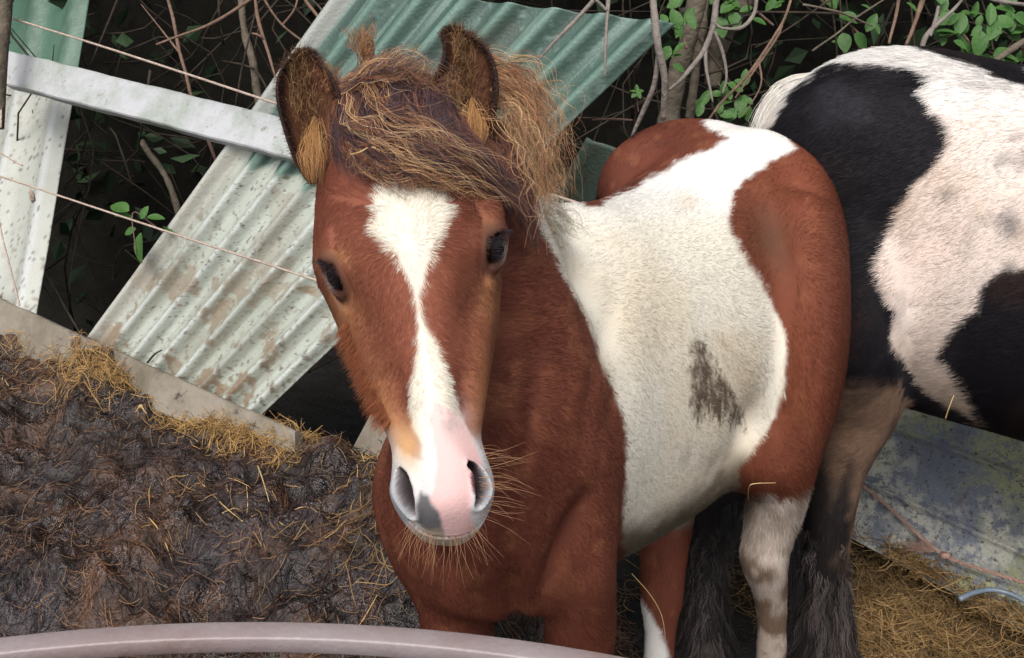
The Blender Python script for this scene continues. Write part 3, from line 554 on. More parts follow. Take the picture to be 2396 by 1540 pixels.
def head_mesh():
    rows = []
    for py, w, D, T, s in HS:
        k = min(int(s), 1); t = s - k; a, b = np.array(SHP[k]), np.array(SHP[k + 1]); c = a * (1 - t) + b * t; c[:, 1] *= T / (c[-1, 1]); rows.append(np.concatenate([[py, w, D], c.ravel()]))
    Q = cr(rows, 110); rings = []
    for q in Q:
        py, w, D = q[:3]; c = q[3:].reshape(-1, 2); c = cr(c, 34); half = c[1:-1]; prof = np.vstack([c, half[::-1] * [-1, 1]])
        ax = hax(py); ring = []
        for a, d in prof:
            px = ax + a * w * .99; ring.append(P(px, py - a * w * .14, D + d))
        rings.append(ring)
    parts = [loft(rings)]
    # chin and lower lip, jaw throat mass
    parts.append(limb([(1045, 1120, 1.0, 60, .03), (1055, 1200, .985, 66, .028), (1062, 1246, .975, 50, .02)], 18, 12))
    parts.append(limb([(985, 560, 1.12, 120, .06), (1000, 700, 1.11, 125, .07), (1015, 820, 1.09, 95, .055)], 20, 14))
    # brow ridges / zygomatic
    parts.append(limb([(800, 540, 1.036, 36, .022), (783, 600, 1.032, 36, .022), (800, 660, 1.034, 28, .018), (830, 730, 1.034, 18, .012)], 14, 12))
    parts.append(limb([(1140, 490, 1.040, 36, .022), (1155, 550, 1.036, 34, .022), (1150, 610, 1.036, 28, .018), (1130, 690, 1.036, 18, .012)], 14, 12))
    return parts
EAR_L = [(430, 728, 788, 1.075), (390, 702, 790, 1.07), (350, 684, 797, 1.065), (300, 668, 803, 1.06), (250, 655, 797, 1.055), (210, 651, 785, 1.055), (175, 656, 768, 1.056), (145, 673, 748, 1.06), (125, 697, 733, 1.066), (118, 710, 722, 1.07)]
EAR_R = [(330, 1085, 1150, 1.08), (290, 1062, 1148, 1.075), (250, 1032, 1155, 1.068), (215, 1013, 1160, 1.062), (180, 1022, 1158, 1.06), (145, 1038, 1150, 1.06), (115, 1044, 1135, 1.062), (92, 1040, 1112, 1.066), (75, 1040, 1082, 1.07), (66, 1050, 1064, 1.074)]
def ear(rows, cup=.9, lean=0):
    q = cr(np.array(rows, float), 40); fr = []; m = 17
    for py, xl, xr, D in q:
        u = np.linspace(-1, 1, m); cx, hw = (xl + xr) / 2, (xr - xl) / 2; r = hw * D / FPX
        fr.append([P(cx + hw * math.sin(a * 1.5708) , py, D + cup * r * math.cos(a * 1.5708) ** .8 * (1 if abs(a) < 1 else 0)) for a in u])
    fr = np.array(fr); bk = []
    for i, (py, xl, xr, D) in enumerate(q):
        c = (fr[i][0] + fr[i][-1]) / 2; d = fr[i] - c; bk.append(fr[i] + nrm(d + CF * .0004) * .0035 + CF * .003)
    rings = [np.concatenate([fr[i], bk[i][::-1]]) for i in range(len(q))]
    return loft(rings), fr
earL, frL = ear(EAR_L); earR, frR = ear(EAR_R)
HV, HF = remesh(head_mesh(), .0020, 26, .5)
HN = vnormals(HV, HF); ht = bvh(HV, HF)
def surf(px, py):
    h, n = cast(ht, px, py)
    if h is None: q = ht.find_nearest(Vector(P(px, py, .97))); h, n = np.array(q[0]), np.array(q[1])
    return h, n
def ssm(t): t = np.clip(t, 0, 1); return t * t * (3 - 2 * t)
EYES = []
for cx, cy, (ax_, ay_), (bx, by), side in ((773, 650, (740, 612), (806, 686), -1), (1171, 582, (1190, 545), (1147, 620), 1)):
    c, n = surf(cx, cy)
    if c is None: c, n = surf(cx - side * 8, cy)
    a_, b2 = surf(ax_ - side * 0, ay_)[0], surf(bx, by)[0]
    n = nrm(n * .7 + np.array([side * .75, -.55, .05]) * .8)
    u = nrm((P(bx, by, 1.0) - P(ax_, ay_, 1.0))); u = nrm(u - n * (u @ n)); v = np.cross(n, u); v = v if v[2] > 0 else -v
    A_, H_ = .0195, .0150; d = HV - c; U, V_, Wn = d @ u, d @ v, d @ n
    tt = np.clip(U / A_, -1.6, 1.6); hgt = H_ * np.maximum(1 - tt ** 2, 0.0) ** .8; near = (np.abs(Wn) < .03) & (np.abs(U) < .04) & (np.abs(V_) < .04)
    e = np.sqrt((U / A_) ** 2 + (V_ / H_) ** 2) ; lens = np.where(np.abs(tt) < 1, (hgt - np.abs(V_)) / H_, -1)
    push = ssm(lens * 3.5 + .15) * .013; lid = np.exp(-((e - 1.12) / .17) ** 2) * .0022 + np.exp(-((e - 1.6) / .3) ** 2) * -.0012 + np.exp(-(((U) / .022) ** 2 + ((V_ - .022) / .009) ** 2)) * .002
    HV += np.where(near, lid - push, 0)[:, None] * n; EYES.append((c, n, u, v, A_, H_, side))
CAV = np.zeros(len(HV))
def carve(path, w, depth, rim=.35, dirn=None):
    """groove along pixel path on the head surface"""
    global HV
    pts = [surf(a, b) for a, b in path]; c = np.array([p[0] for p in pts]); n0 = nrm(np.mean([p[1] for p in pts], 0)); c = cr(c, 16); ww = cr(np.array([[x] for x in w]), 16)[:, 0]
    best = np.full(len(HV), 9.0)
    for i in range(16):
        d = HV - c[i]; d = d - .0 * n0; r = np.linalg.norm(d, axis=1) / ww[i]; best = np.minimum(best, r)
    dirv = n0 if dirn is None else dirn
    if depth > .01: CAV[:] = np.maximum(CAV, 1 - ssm((best - .55) / .75))
    HV -= dirv * ((1 - ssm((best - .35) / .75)) * depth - np.exp(-((best - 1.45) / .4) ** 2) * depth * rim * .5)[:, None]
nL = nrm(np.array([-.55, -.8, .0])); nR = nrm(np.array([.62, -.75, 0]))
carve([(938, 1106), (946, 1132), (952, 1162), (962, 1196)], [.0050, .0095, .010, .006], .022, .30, nL)
carve([(1096, 1088), (1114, 1100), (1124, 1130), (1120, 1172)], [.0035, .0055, .008, .006], .020, .30, nR)
# alar bulges
def bump(px, py, r, h, dirn=None):
    global HV
    c, n = surf(px, py); d = np.linalg.norm(HV - c, axis=1); HV += (n if dirn is None else dirn) * (np.exp(-(d / r) ** 2) * h)[:, None]
bump(925, 1150, .016, .004); bump(1140, 1150, .016, .004); bump(985, 1100, .015, .003); bump(1085, 1080, .012, .002)
bump(1040, 1180, .020, .003); carve([(962, 1222), (990, 1246), (1048, 1258), (1105, 1244), (1134, 1215)], [.003, .003, .003, .003, .003], .006, .1)
# temple hollows, facial crest, nasal edge
bump(835, 470, .030, -.004); bump(1125, 450, .030, -.004)
for a, b in ((850, 790), (865, 850)): bump(a, b, .018, .003)
for a, b in ((1128, 760), (1120, 830)): bump(a, b, .018, .003)
for a, b in ((925, 900), (930, 960)): bump(a, b, .018, -.0035)
for a, b in ((1085, 890), (1095, 950)): bump(a, b, .015, -.0035)
bump(955, 560, .04, .003)
hE = np.concatenate([HF[:, [0, 1]], HF[:, [1, 2]], HF[:, [2, 3]], HF[:, [3, 0]]]); hdg = np.bincount(hE[:, 0], minlength=len(HV)).astype(float)[:, None]
for _ in range(4):
    av_ = np.zeros_like(HV); np.add.at(av_, hE[:, 0], HV[hE[:, 1]]); HV = HV + (av_ / hdg - HV) * (.6 * (CAV > .02))[:, None]
HN = vnormals(HV, HF)
# --- body
fo, fh = (.06, 1.354), (.598, .80)
TR = trunk(fo, fh, [(-.24, .0, .06, .92, .76), (-.20, .0, .12, .98, .67), (-.13, .0, .165, 1.03, .60), (-.05, 0, .175, 1.10, .57), (.05, 0, .178, 1.125, .51), (.16, 0, .195, 1.10, .49), (.3, 0, .215, 1.085, .485), (.42, 0, .21, 1.10, .51), (.52, 0, .20, 1.12, .565), (.61, 0, .19, 1.125, .70), (.69, 0, .160, 1.10, .80), (.745, 0, .10, 1.06, .88)])
bparts = [TR,
    limb([(985, 560, 1.16, 110, .09), (1040, 760, 1.22, 150, .10), (1120, 930, 1.28, 215, .12), (1160, 1080, 1.36, 262, .13), (1165, 1200, 1.42, 272, .13), (1170, 1300, 1.47, 240, .11)], 24, 26),
    limb([(985, 360, 1.13, 85, .07), (1080, 440, 1.20, 110, .08), (1170, 530, 1.30, 110, .085), (1240, 610, 1.42, 90, .08)], 20, 20),
    limb([(1100, 560, 1.20, 120, .09), (1190, 720, 1.27, 160, .10), (1250, 900, 1.34, 185, .11)], 20, 20),
    limb([(1310, 760, 1.44, 105, .09), (1330, 950, 1.41, 120, .10), (1335, 1110, 1.41, 118, .10), (1345, 1250, 1.43, 100, .09), (1350, 1380, 1.47, 88, .065), (1355, 1500, 1.52, 80, .055)], 20, 26),
    limb([(1010, 1010, 1.47, 95, .09), (965, 1140, 1.47, 100, .09), (1000, 1270, 1.49, 100, .085), (1055, 1380, 1.50, 90, .065), (1072, 1500, 1.53, 82, .055)], 20, 22)]
def wlimb(rows, n=18, k=30):
    q = cr(np.array(rows, float), k); return tube(q[:, :3], q[:, 3], n)
def flimb(px, py, D, z, x2=0, y2=0): p = P(px, py, D); return p
k1, k2 = P(1356, 1500, 1.52), P(1072, 1500, 1.53)
for k_ in (k1, k2):
    x_, y_ = k_[0], k_[1]
    bparts.append(wlimb([(x_, y_, k_[2] + .06, .052), (x_, y_, .40, .044), (x_, y_ - .005, .33, .042), (x_, y_ + .005, .27, .03), (x_, y_ + .01, .18, .024), (x_, y_, .11, .030), (x_, y_ - .03, .06, .027), (x_, y_ - .045, .035, .032)]))
hn = [(1850, 560, 1.80, 122, .14), (1868, 700, 1.76, 112, .13), (1868, 840, 1.76, 106, .12), (1855, 960, 1.78, 96, .10), (1832, 1070, 1.80, 82, .08), (1815, 1170, 1.83, 68, .06), (1800, 1240, 1.85, 57, .05), (1788, 1305, 1.87, 57, .048), (1800, 1375, 1.90, 42, .035), (1806, 1450, 1.93, 36, .027), (1804, 1540, 1.97, 36, .027)]
bparts.append(limb(hn, 20, 44)); k3 = P(1804, 1540, 1.97)
bparts.append(wlimb([(k3[0], k3[1], k3[2] + .04, .028), (k3[0], k3[1], .10, .033), (k3[0] - .01, k3[1] - .03, .05, .030), (k3[0] - .01, k3[1] - .05, .03, .034)]))
fhd = [(1545, 1000, 1.98, 90, .10), (1560, 1120, 1.98, 78, .07), (1560, 1230, 1.98, 62, .05), (1552, 1310, 1.98, 56, .045), (1548, 1400, 2.0, 52, .035), (1545, 1470, 2.03, 40, .028), (1540, 1560, 2.07, 36, .027)]
bparts.append(limb(fhd, 20, 30)); k4 = P(1540, 1560, 2.07)
bparts.append(wlimb([(k4[0], k4[1], k4[2] + .04, .028), (k4[0], k4[1], .10, .033), (k4[0] - .01, k4[1] - .03, .05, .030), (k4[0] - .01, k4[1] - .05, .03, .034)]))
# hips, stifle, flank, croup
bparts.extend([limb([(1790, 375, 1.92, 60, .09), (1866, 460, 1.86, 82, .10), (1884, 600, 1.82, 90, .11), (1880, 700, 1.80, 92, .11)], 18, 14),
    limb([(1440, 470, 1.95, 55, .07), (1478, 405, 1.95, 72, .08), (1580, 355, 1.97, 78, .08), (1690, 350, 1.97, 70, .08)], 18, 14)])
bparts.append(limb([(1700, 1010, 1.72, 70, .07), (1780, 1080, 1.77, 85, .07), (1835, 1100, 1.82, 60, .06)], 18, 14))
BV, BF = remesh(bparts, .0065, 26, .5)
# ribs / muscles relief on the body
E_ = np.concatenate([BF[:, [0, 1]], BF[:, [1, 2]], BF[:, [2, 3]], BF[:, [3, 0]]]); dg = np.bincount(E_[:, 0], minlength=len(BV)).astype(float)[:, None]
for _ in range(55):
    av_ = np.zeros_like(BV); np.add.at(av_, E_[:, 0], BV[E_[:, 1]]); BV = BV + (av_ / dg - BV) * (.6 * sstep(.50, .62, BV[:, 2]))[:, None]
BN = vnormals(BV, BF); bx, by = proj(BV); vis = (BN @ (-CF)) > -.2
rel = -.012 * blob(bx, by, 1805, 560, 45, 95, -20) - .006 * blob(bx, by, 1400, 860, 30, 190, 14) + .006 * blob(bx, by, 1340, 1000, 60, 160) - .012 * blob(bx, by, 1745, 1010, 30, 90, 20) - .016 * blob(bx, by, 1200, 1400, 26, 90, -8) - .020 * blob(bx, by, 1322, 1275, 26, 120, 24) + .012 * blob(bx, by, 1395, 1370, 40, 90) - .004 * blob(bx, by, 1240, 1010, 30, 200, 6) + .010 * blob(bx, by, 1150, 1330, 60, 50) - .010 * blob(bx, by, 1040, 1330, 24, 60, -30) + .008 * blob(bx, by, 1400, 1090, 36, 120) + .007 * blob(bx, by, 1130, 1250, 70, 60) - .006 * blob(bx, by, 1050, 1340, 30, 60)
for gx, gy in ((1925, 440), (1932, 520), (1933, 600), (1930, 680), (1925, 760), (1915, 840), (1900, 920), (1880, 1000), (1850, 1070)): rel -= .0020 * blob(bx, by, gx, gy, 22, 60, 8 if gy > 700 else 0)
rel += .004 * np.sin((bx - 1450) / 22.0) * blob(bx, by, 1560, 820, 110, 190) * .35
BV = BV + BN * (rel * vis)[:, None]; BN = vnormals(BV, BF)
# --- coat colours
CH = np.array([.185, .060, .038]); WH = np.array([.68, .63, .53])
BLAZE = [(905, 432), (945, 422), (985, 430), (1020, 450), (1060, 482), (1052, 515), (1036, 545), (1018, 575), (1008, 620), (1002, 660), (994, 690), (1000, 735), (1018, 785), (1045, 850), (1060, 905), (1080, 965), (1105, 1020), (1132, 1058), (1150, 1120), (1150, 1290), (1000, 1290), (910, 1200), (905, 1090), (925, 1040), (985, 1075), (984, 1040), (960, 1000), (955, 960), (958, 890), (968, 820), (966, 760), (958, 700), (945, 650), (925, 600), (890, 565), (858, 535), (878, 515), (870, 470)]
PINK = [(1012, 1010), (1005, 985), (1020, 940), (1060, 960), (1090, 1000), (1112, 1045), (1128, 1085), (1118, 1110), (1105, 1140), (1102, 1200), (1108, 1245), (1085, 1262), (1040, 1258), (1032, 1225), (1020, 1195), (1005, 1175), (1018, 1140), (1022, 1090)]
DARKN = [(985, 1150), (1005, 1165), (1012, 1185), (1028, 1200), (1040, 1262), (1005, 1248), (978, 1225), (975, 1185)]
def head_col(p, n, hair=False):
    x, y = proj(p); j = 7 if hair else 3; x = x + j * noise(p, 160, 1); y = y + j * 1.4 * noise(p, 160, 2)
    col = np.tile(CH, (len(p), 1)); col = lerp(col, (.26, .092, .052), .5 + .5 * noise(p, 9, 3)) * .55 + col * .45; col = lerp(col, (.10, .028, .018), sstep(.0, .6, fbm(p, 16, 3, 5)) * .35)
    col = lerp(col, (.45, .22, .095), np.clip(blob(x, y, 800, 730, 45, 90, -10) + blob(x, y, 900, 960, 30, 110, -12) + blob(x, y, 1130, 930, 30, 130) + blob(x, y, 1150, 690, 30, 60) + blob(x, y, 785, 600, 42, 18) + blob(x, y, 1145, 540, 22, 34), 0, 1) * .5)
    col = lerp(col, (.10, .035, .02), np.clip(blob(x, y, 1080, 700, 28, 90, -8) + blob(x, y, 830, 660, 20, 30) + blob(x, y, 880, 800, 22, 90, -14) , 0, 1) * .4)
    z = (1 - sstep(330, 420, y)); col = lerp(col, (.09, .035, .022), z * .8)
    w = sstep(-3, 11, sdpoly(x, y, BLAZE) - 9 * blob(x, y, 975, 700, 70, 90) - 4 * blob(x, y, 1000, 820, 70, 120)); col = lerp(col, WH, w)
    # muzzle greys
    g = sstep(985, 1060, y + 12 * noise(p, 60, 9)); lat = 1 - blob(x, y, 955, 1035, 34, 60, -10) * 1.0
    col = lerp(col, (.55, .53, .52), g * np.clip(lat, 0, 1))
    col = lerp(col, (.62, .36, .17), blob(x, y, 952, 1040, 30, 52, -10) * .9)
    col = lerp(col, (.24, .25, .27), np.clip(blob(x, y, 925, 1150, 26, 62, -12) + blob(x, y, 1140, 1150, 18, 60) + blob(x, y, 945, 1200, 28, 28), 0, 1) * .85)
    col = lerp(col, (.66, .40, .38), mask(x, y, PINK, 7) * .88); col = lerp(col, (.66, .52, .49), blob(x, y, 1050, 985, 45, 45) * .5)
    col = lerp(col, (.09, .085, .09), mask(x, y, DARKN, 6) * .95)
    col = lerp(col, (.30, .24, .22), np.clip(blob(x, y, 1048, 998, 16, 24) + blob(x, y, 985, 942, 6, 8), 0, 1) * .55)
    col = lerp(col, (.36, .29, .20), sstep(1228, 1255, y) * .8 * (1 - mask(x, y, PINK, 5)))  # creamy chin, darkened so its shading is in the colour
    # nostril interiors, the shade of the hollows put into the colour
    col = lerp(col, (.035, .028, .03), np.clip(sstep(.35, .6, blob(x, y, 947, 1145, 19, 52, -14)), 0, 1)); col = lerp(col, (.10, .04, .04), sstep(.3, .55, blob(x, y, 1117, 1130, 14, 48, -12)))
    for c, nn, u, v, A_, H_, s in EYES:
        d = p - c; e = np.sqrt(((d @ u) / A_) ** 2 + ((d @ v) / H_) ** 2); near = np.abs(d @ nn) < .03
        col = lerp(col, (.03, .02, .018), (1 - ssm((e - 1.10) / .35)) * near); col = lerp(col, (.085, .035, .024), (1 - ssm((e - 1.35) / .45)) * near * .75)
        lo = np.exp(-(((d @ u) / .018) ** 2 + ((d @ v + .019) / .005) ** 2)) * near; col = lerp(col, (.55, .50, .46), lo * .35)
    return col
BW = [(1238, 480), (1262, 540), (1290, 590), (1320, 655), (1362, 725), (1390, 790), (1418, 880), (1446, 945), (1464, 1010), (1464, 1100), (1458, 1200), (1455, 1300), (1446, 1420), (1446, 1480), (1600, 1330), (1680, 1240), (1722, 1160), (1735, 1095), (1772, 1040), (1812, 980), (1838, 900), (1843, 820), (1826, 750), (1795, 690), (1765, 640), (1728, 585), (1702, 525), (1716, 450), (1738, 425), (1800, 380), (1862, 352), (1835, 300), (1800, 250), (1700, 262), (1640, 285), (1662, 308), (1706, 322), (1660, 350), (1590, 378), (1545, 405), (1505, 425), (1490, 442), (1430, 462), (1375, 490), (1340, 470), (1290, 450)]
LEGN = [(1735, 1165), (1790, 1150), (1830, 1172), (1900, 1140), (1960, 1200), (1960, 1900), (1690, 1900), (1700, 1250)]
LEGF = [(1478, 1360), (1498, 1395), (1520, 1430), (1545, 1480), (1560, 1520), (1580, 1900), (1440, 1900), (1460, 1400)]
MUD = [(1622, 790), (1650, 800), (1672, 850), (1700, 905), (1738, 965), (1744, 1000), (1700, 985), (1660, 975), (1630, 985), (1616, 930), (1612, 860)]
def body_col(p, n, hair=False):
    x, y = proj(p); j = 9 if hair else 4; x = x + j * noise(p, 90, 1) + j * .5 * noise(p, 30, 4); y = y + j * noise(p, 90, 2)
    z = p[:, 2]; col = np.tile(np.array([.125, .038, .024]), (len(p), 1)); col = lerp(col, (.170, .055, .032), (.5 + .5 * noise(p, 5, 13)) * .6); col = lerp(col, (.075, .022, .014), sstep(-.1, .5, fbm(p, 7, 4, 18)) * .6); col = lerp(col, (.30, .12, .06), sstep(.25, .6, noise(p, 45, 19)) * .25)
    rear = sstep(1680, 1760, x) * (y < 1250); col = lerp(col, (.19, .055, .025), rear * .4)
    col = lerp(col, (.075, .040, .024), blob(x, y, 1800, 560, 42, 95, -20) * .7); col = lerp(col, (.07, .022, .014), sstep(1900, 1945, x) * (y < 1130) * .6 + blob(x, y, 1880, 1060, 50, 60) * .5)  # brown flank hollow; rump edge darkened, buttock shading painted into the coat
    w = mask(x, y, BW, 6) ; lg = np.where(x > 1650, mask(x, y, LEGN, 6), mask(x, y, LEGF, 6) * (x < 1650))
    wc = np.tile(WH, (len(p), 1)); wc = lerp(wc, (.60, .50, .36), sstep(-.1, .5, fbm(p, 6, 4, 25)) * .55); wc = lerp(wc, (.74, .73, .72), sstep(560, 430, y) * .7)  # white turns paler along the back top, a highlight painted into the coat
    wc = lerp(wc, (.40, .30, .19), np.clip(sstep(.1, .5, fbm(p, 14, 4, 28)) * sstep(1000, 1250, y), 0, 1) * .6)
    md = mask(x + 10 * noise(p * [1, 1, .3], 260, 5), y + 34 * noise(p * [1, 1, .25], 240, 6), MUD, 7) * (.45 + .55 * sstep(-.45, .1, noise(p * [1, 1, .3], 240, 7))); wc = lerp(wc, (.075, .045, .028), np.clip(md * 1.1, 0, 1) * .93)
    wc = lerp(wc, (.42, .32, .2), np.clip(blob(x, y, 1745, 900, 30, 70, -20) + blob(x, y, 1605, 470, 40, 25) + blob(x, y, 1690, 800, 40, 10, 40), 0, 1) * .4)
    bel = sstep(-100, -30, y - np.interp(x, [1440, 1500, 1560, 1640, 1700, 1740], [1295, 1290, 1262, 1215, 1175, 1140]) + 14 * noise(p, 30, 31)); wc = lerp(wc, (.10, .075, .045), bel * .92); wc = lerp(wc, (.20, .15, .095), blob(x, y, 1690, 1110, 60, 60) * sstep(-.3, .3, fbm(p, 22, 3, 44)) * .8); wc = lerp(wc, (.30, .27, .24), blob(x, y, 1620, 1070, 36, 40) * sstep(-.2, .3, noise(p, 60, 45)) * .5)
    bl_ = np.interp(x, [1440, 1500, 1560, 1640, 1700, 1740], [1295, 1290, 1262, 1215, 1175, 1140]); m = np.clip(w, 0, 1) * (z > .42) * (1 - (y > bl_ + 22) * (x > 1475) * (np.sum((p - C0) * CF, 1) > 1.86)); col = col * (1 - m[:, None]) + wc * m[:, None]
    lc = np.tile(np.array([.50, .42, .36]), (len(p), 1)); lc = lerp(lc, (.14, .095, .065), np.clip(sstep(-.2, .25, fbm(p, 22, 4, 35)) * .85 + sstep(1280, 1450, y) * .4 * (x > 1650), 0, 1)); lc = np.where((x < 1650)[:, None], .72 * np.ones(3) * [1, .96, .9], lc)
    m = lg * (z < .62) * (y > 1100) * (x > 1440); col = col * (1 - m[:, None]) + lc * m[:, None]
    return col
foal = empty('foal', (.12, 1.42, 0)); tag(foal, 'chestnut and white pony foal with a long white blaze, facing the camera', 'foal')
# ears get their own closed shells joined into the same body mesh
def grid_colour_ear(v, fr, n_in):
    col = np.tile(np.array([.19, .055, .025]), (len(v), 1)); m = fr.shape[1]
    per = 2 * m
    for i in range(len(v) // per):
        t = i / (len(v) // per - 1)
        for j in range(m):
            u = abs(j / (m - 1) * 2 - 1); d = np.array([.025, .014, .012]) if u > .70 or t > .86 else np.array([.075, .032, .017]) * (.5 + .8 * (u < .6))
            if u < .35 and t < .3: d = np.array([.04, .02, .015])
            col[i * per + j] = d
            if u > .8: col[i * per + per - 1 - j] = [.035, .018, .014]
            if t > .86: col[i * per + per - 1 - j] = [.03, .018, .014]
    return col
eLc = grid_colour_ear(earL[0], frL, 0); eRc = grid_colour_ear(earR[0], frR, 0)
av = [BV, HV, earL[0], earR[0]]; off = np.cumsum([0] + [len(a) for a in av])
fq = np.concatenate([BF, HF + off[1]]); me_v = np.concatenate(av); hc_ = head_col(HV, HN); hc_ = lerp(hc_, (.16, .135, .14), ssm(CAV * 2.2) * .8); hc_ = lerp(hc_, (.030, .022, .024), ssm(CAV * 1.5 - .35)); cols = np.concatenate([body_col(BV, BN), hc_, eLc, eRc])  # cavity walls darkened by depth, nostril shade painted in
def quads(f): return np.array([q if len(q) == 4 else q[:3] + (q[2],) for q in f if len(q) == 4])
fq = np.concatenate([fq, quads(earL[1]) + off[2], quads(earR[1]) + off[3]])
link('body', mesh('body', me_v, fq, True, cols), m_skin, foal)
# eyes
for c, n, u, v, A_, H_, s in EYES:
    bm = bmesh.new(); bmesh.ops.create_uvsphere(bm, u_segments=32, v_segments=20, radius=.0175); me = bpy.data.meshes.new('eye'); bm.to_mesh(me); bm.free()
    for p in me.polygons: p.use_smooth = True
    o = link('eye', me, m_eye, foal); o.matrix_basis = Matrix.Translation(Vector(c - n * .0162))
    # upper lid lashes
    t = np.linspace(-.85, .85, 60); root = c + np.outer(t * A_, u) + np.outer(H_ * np.maximum(1 - t * t, 0) ** .8 * 1.0, v) + n * .002
    d = nrm(n * 1.0 + v * .15 + u * 0 + np.outer(-.5 * (.5 - t * .4), u) + rng.normal(size=(60, 3)) * .12); L = rng.uniform(.008, .018, 60)[:, None]
    pts = np.stack([root, root + d * L * .5 + v * .001, root + d * L - v * .004], 1); curves('eyelashes', pts, np.full(60, .00025), np.tile([.02, .015, .02], (60, 1)), m_mane, foal)
# hooves
for k_, dy in ((k1, -.045), (k2, -.045), (k3, -.05), (k4, -.05)):
    x_, y_ = k_[0], k_[1] + dy; a = np.linspace(0, 2 * np.pi, 20, endpoint=False); rr = []
    for z_, r_, o_ in ((-.012, .046, -.012), (.0, .046, -.012), (.03, .040, -.004), (.05, .034, .004), (.055, .02, .006)): rr.append(np.stack([x_ + np.cos(a) * r_ * .92, y_ + o_ + np.sin(a) * r_, np.full(20, z_)], 1))
    v, f = loft(rr); link('hoof', mesh('hoof', v, f), m_hoof, foal)
# --- fur
WHORL = surf(955, 572)[0]
def head_flow(p, n):
    x, y = proj(p); d = p - WHORL; dn = np.linalg.norm(d, axis=1, keepdims=True); rad = d / (dn + 1e-6)
    down = nrm(np.array([.14, .3, -1.0])) * np.ones((len(p), 1)) + np.sign(x - hax(y))[:, None] * np.array([.35, .1, 0]); a = np.exp(-(dn / .055) ** 2); up = (p[:, 2] > WHORL[2] + .03)[:, None] * 1.0
    f = rad * a + (1 - a) * (down * (1 - up * .8) + up * .8 * (rad + np.array([0, .3, 0])))
    return nrm(f)
def head_dens(c, n):
    x, y = proj(c); f = np.where(np.sum(n * nrm(C0 - c), 1) > -.25, 1.0, .12)
    for e in EYES: 
        d = c - e[0]; q = np.sqrt(((d @ e[2]) / e[4]) ** 2 + ((d @ e[3]) / e[5]) ** 2); f = f * np.where((q < 1.12) & (np.abs(d @ e[1]) < .03), 0, 1)
    f = f * (1 - .99 * sstep(.008, .03, blob(x, y, 947, 1145, 19, 52, -14))) * (1 - .99 * sstep(.008, .03, blob(x, y, 1117, 1130, 14, 48, -12)))
    return f * (1 - .5 * mask(x, y, PINK, 8)) * (1 - .75 * sstep(1040, 1100, y))
def head_len(p, n):
    x, y = proj(p); L = .0085 - .007 * sstep(900, 1080, y) ; L = L + .012 * sstep(.05, .14, np.sum((p - P(960, 640, .97)) * CF, 1)) * (y > 640); L = L + .004 * sstep(520, 420, y)
    for e in EYES: L = L * (1 - .6 * np.exp(-(np.linalg.norm(p - e[0], axis=1) / .03) ** 2))
    return np.maximum(L, .0016)
fur('coat', HV, HF, 130000, head_dens, head_flow, head_col, head_len, .00022, m_fur, foal, .28, .22)
fhv = np.array([.598, .80, 0]); 
def body_flow(p, n):
    x, y = proj(p); s = (p[:, 0] - fo[0]) * fhv[0] + (p[:, 1] - fo[1]) * fhv[1]
    f = np.tile(fhv * .75 + np.array([0, 0, -.75]), (len(p), 1)); top = sstep(.95, 1.08, p[:, 2])[:, None]; f = f * (1 - top) + top * (fhv + np.array([0, 0, -.15]))
    fl = blob(x, y, 1790, 640, 60, 160)[:, None]; f = f + fl * np.array([0, 0, .9]); low = sstep(.6, .45, p[:, 2])[:, None]; f = f * (1 - low) + low * np.array([.05, .1, -1.0]); return nrm(f)
def body_dens(c, n): return np.where(np.sum(n * nrm(C0 - c), 1) > -.25, 1.0, .12) * np.where(c[:, 2] > .25, 1, .4)
def body_len(p, n): return .0125 + .014 * sstep(.68, .56, p[:, 2]) * (p[:, 2] > .47) + .003 * noise(p, 6, 3)
fur('coat', BV, BF, 240000, body_dens, body_flow, body_col, body_len, .00032, m_fur, foal, .20, .20)
# ear fringes and inner hair
def ear_hair(fr, tuft):
    pts, cc, L = [], [], []
    m = fr.shape[1]; nr = fr.shape[0]
    for _ in range(4200):
        i = int(rng.uniform(0, nr - 1)); t = i / nr; j = int(rng.uniform(0, m)); u = j / (m - 1) * 2 - 1; p = fr[i, j] + rng.normal(size=3) * .0015
        c = fr[i].mean(0); out = nrm(fr[i, j] - c)
        if abs(u) > .72: d = nrm(out * 1.0 + CU * .4 + rng.normal(size=3) * .25); l = rng.uniform(.003, .006); col = np.array([.03, .018, .014]) if rng.random() < .7 else np.array([.15, .06, .03])
        elif t > .82: d = nrm(-CF * .6 + CU * .3 + rng.normal(size=3) * .4); l = .006; col = np.array([.03, .018, .014])
        else:
            gd = abs(u + .1) < .32 and .22 < t < .8; d = nrm(-CF * .35 + CU * .5 + (out * .5 if not gd else -out * .1) + rng.normal(size=3) * .16); l = rng.uniform(.012, .028) if gd else rng.uniform(.006, .014)
            col = (np.array([.50, .31, .15]) if rng.random() < (.42 if gd else .05) else np.array([.085, .034, .018])) * rng.uniform(.5, 1.3)
        pts.append([p, p + d * l * .5, p + d * l + rng.normal(size=3) * l * .2 - CU * l * .2]); cc.append(col)
    for (a, b, D, w, h, n_) in tuft:
        for _ in range(n_):
            r0 = rng.normal(); r1 = rng.random(); p = P(a + r0 * w * .3, b + h * .5 * (r1 - .4), D + .006); e = P(a + r0 * w * .3 + rng.normal() * 7, b + h * rng.uniform(.6, 1.2), D - .006 + rng.normal() * .004); md = (p + e) / 2 + CR * r0 * .004 - CF * .008
            pts.append([p, md, e]); cc.append(np.array([.42, .22, .085]) * rng.uniform(.5, 1.4))
    q = np.array([cr(x, 6) for x in pts]); curves('ear_hair', q, np.full(len(q), .0002), np.array(cc), m_mane, foal)
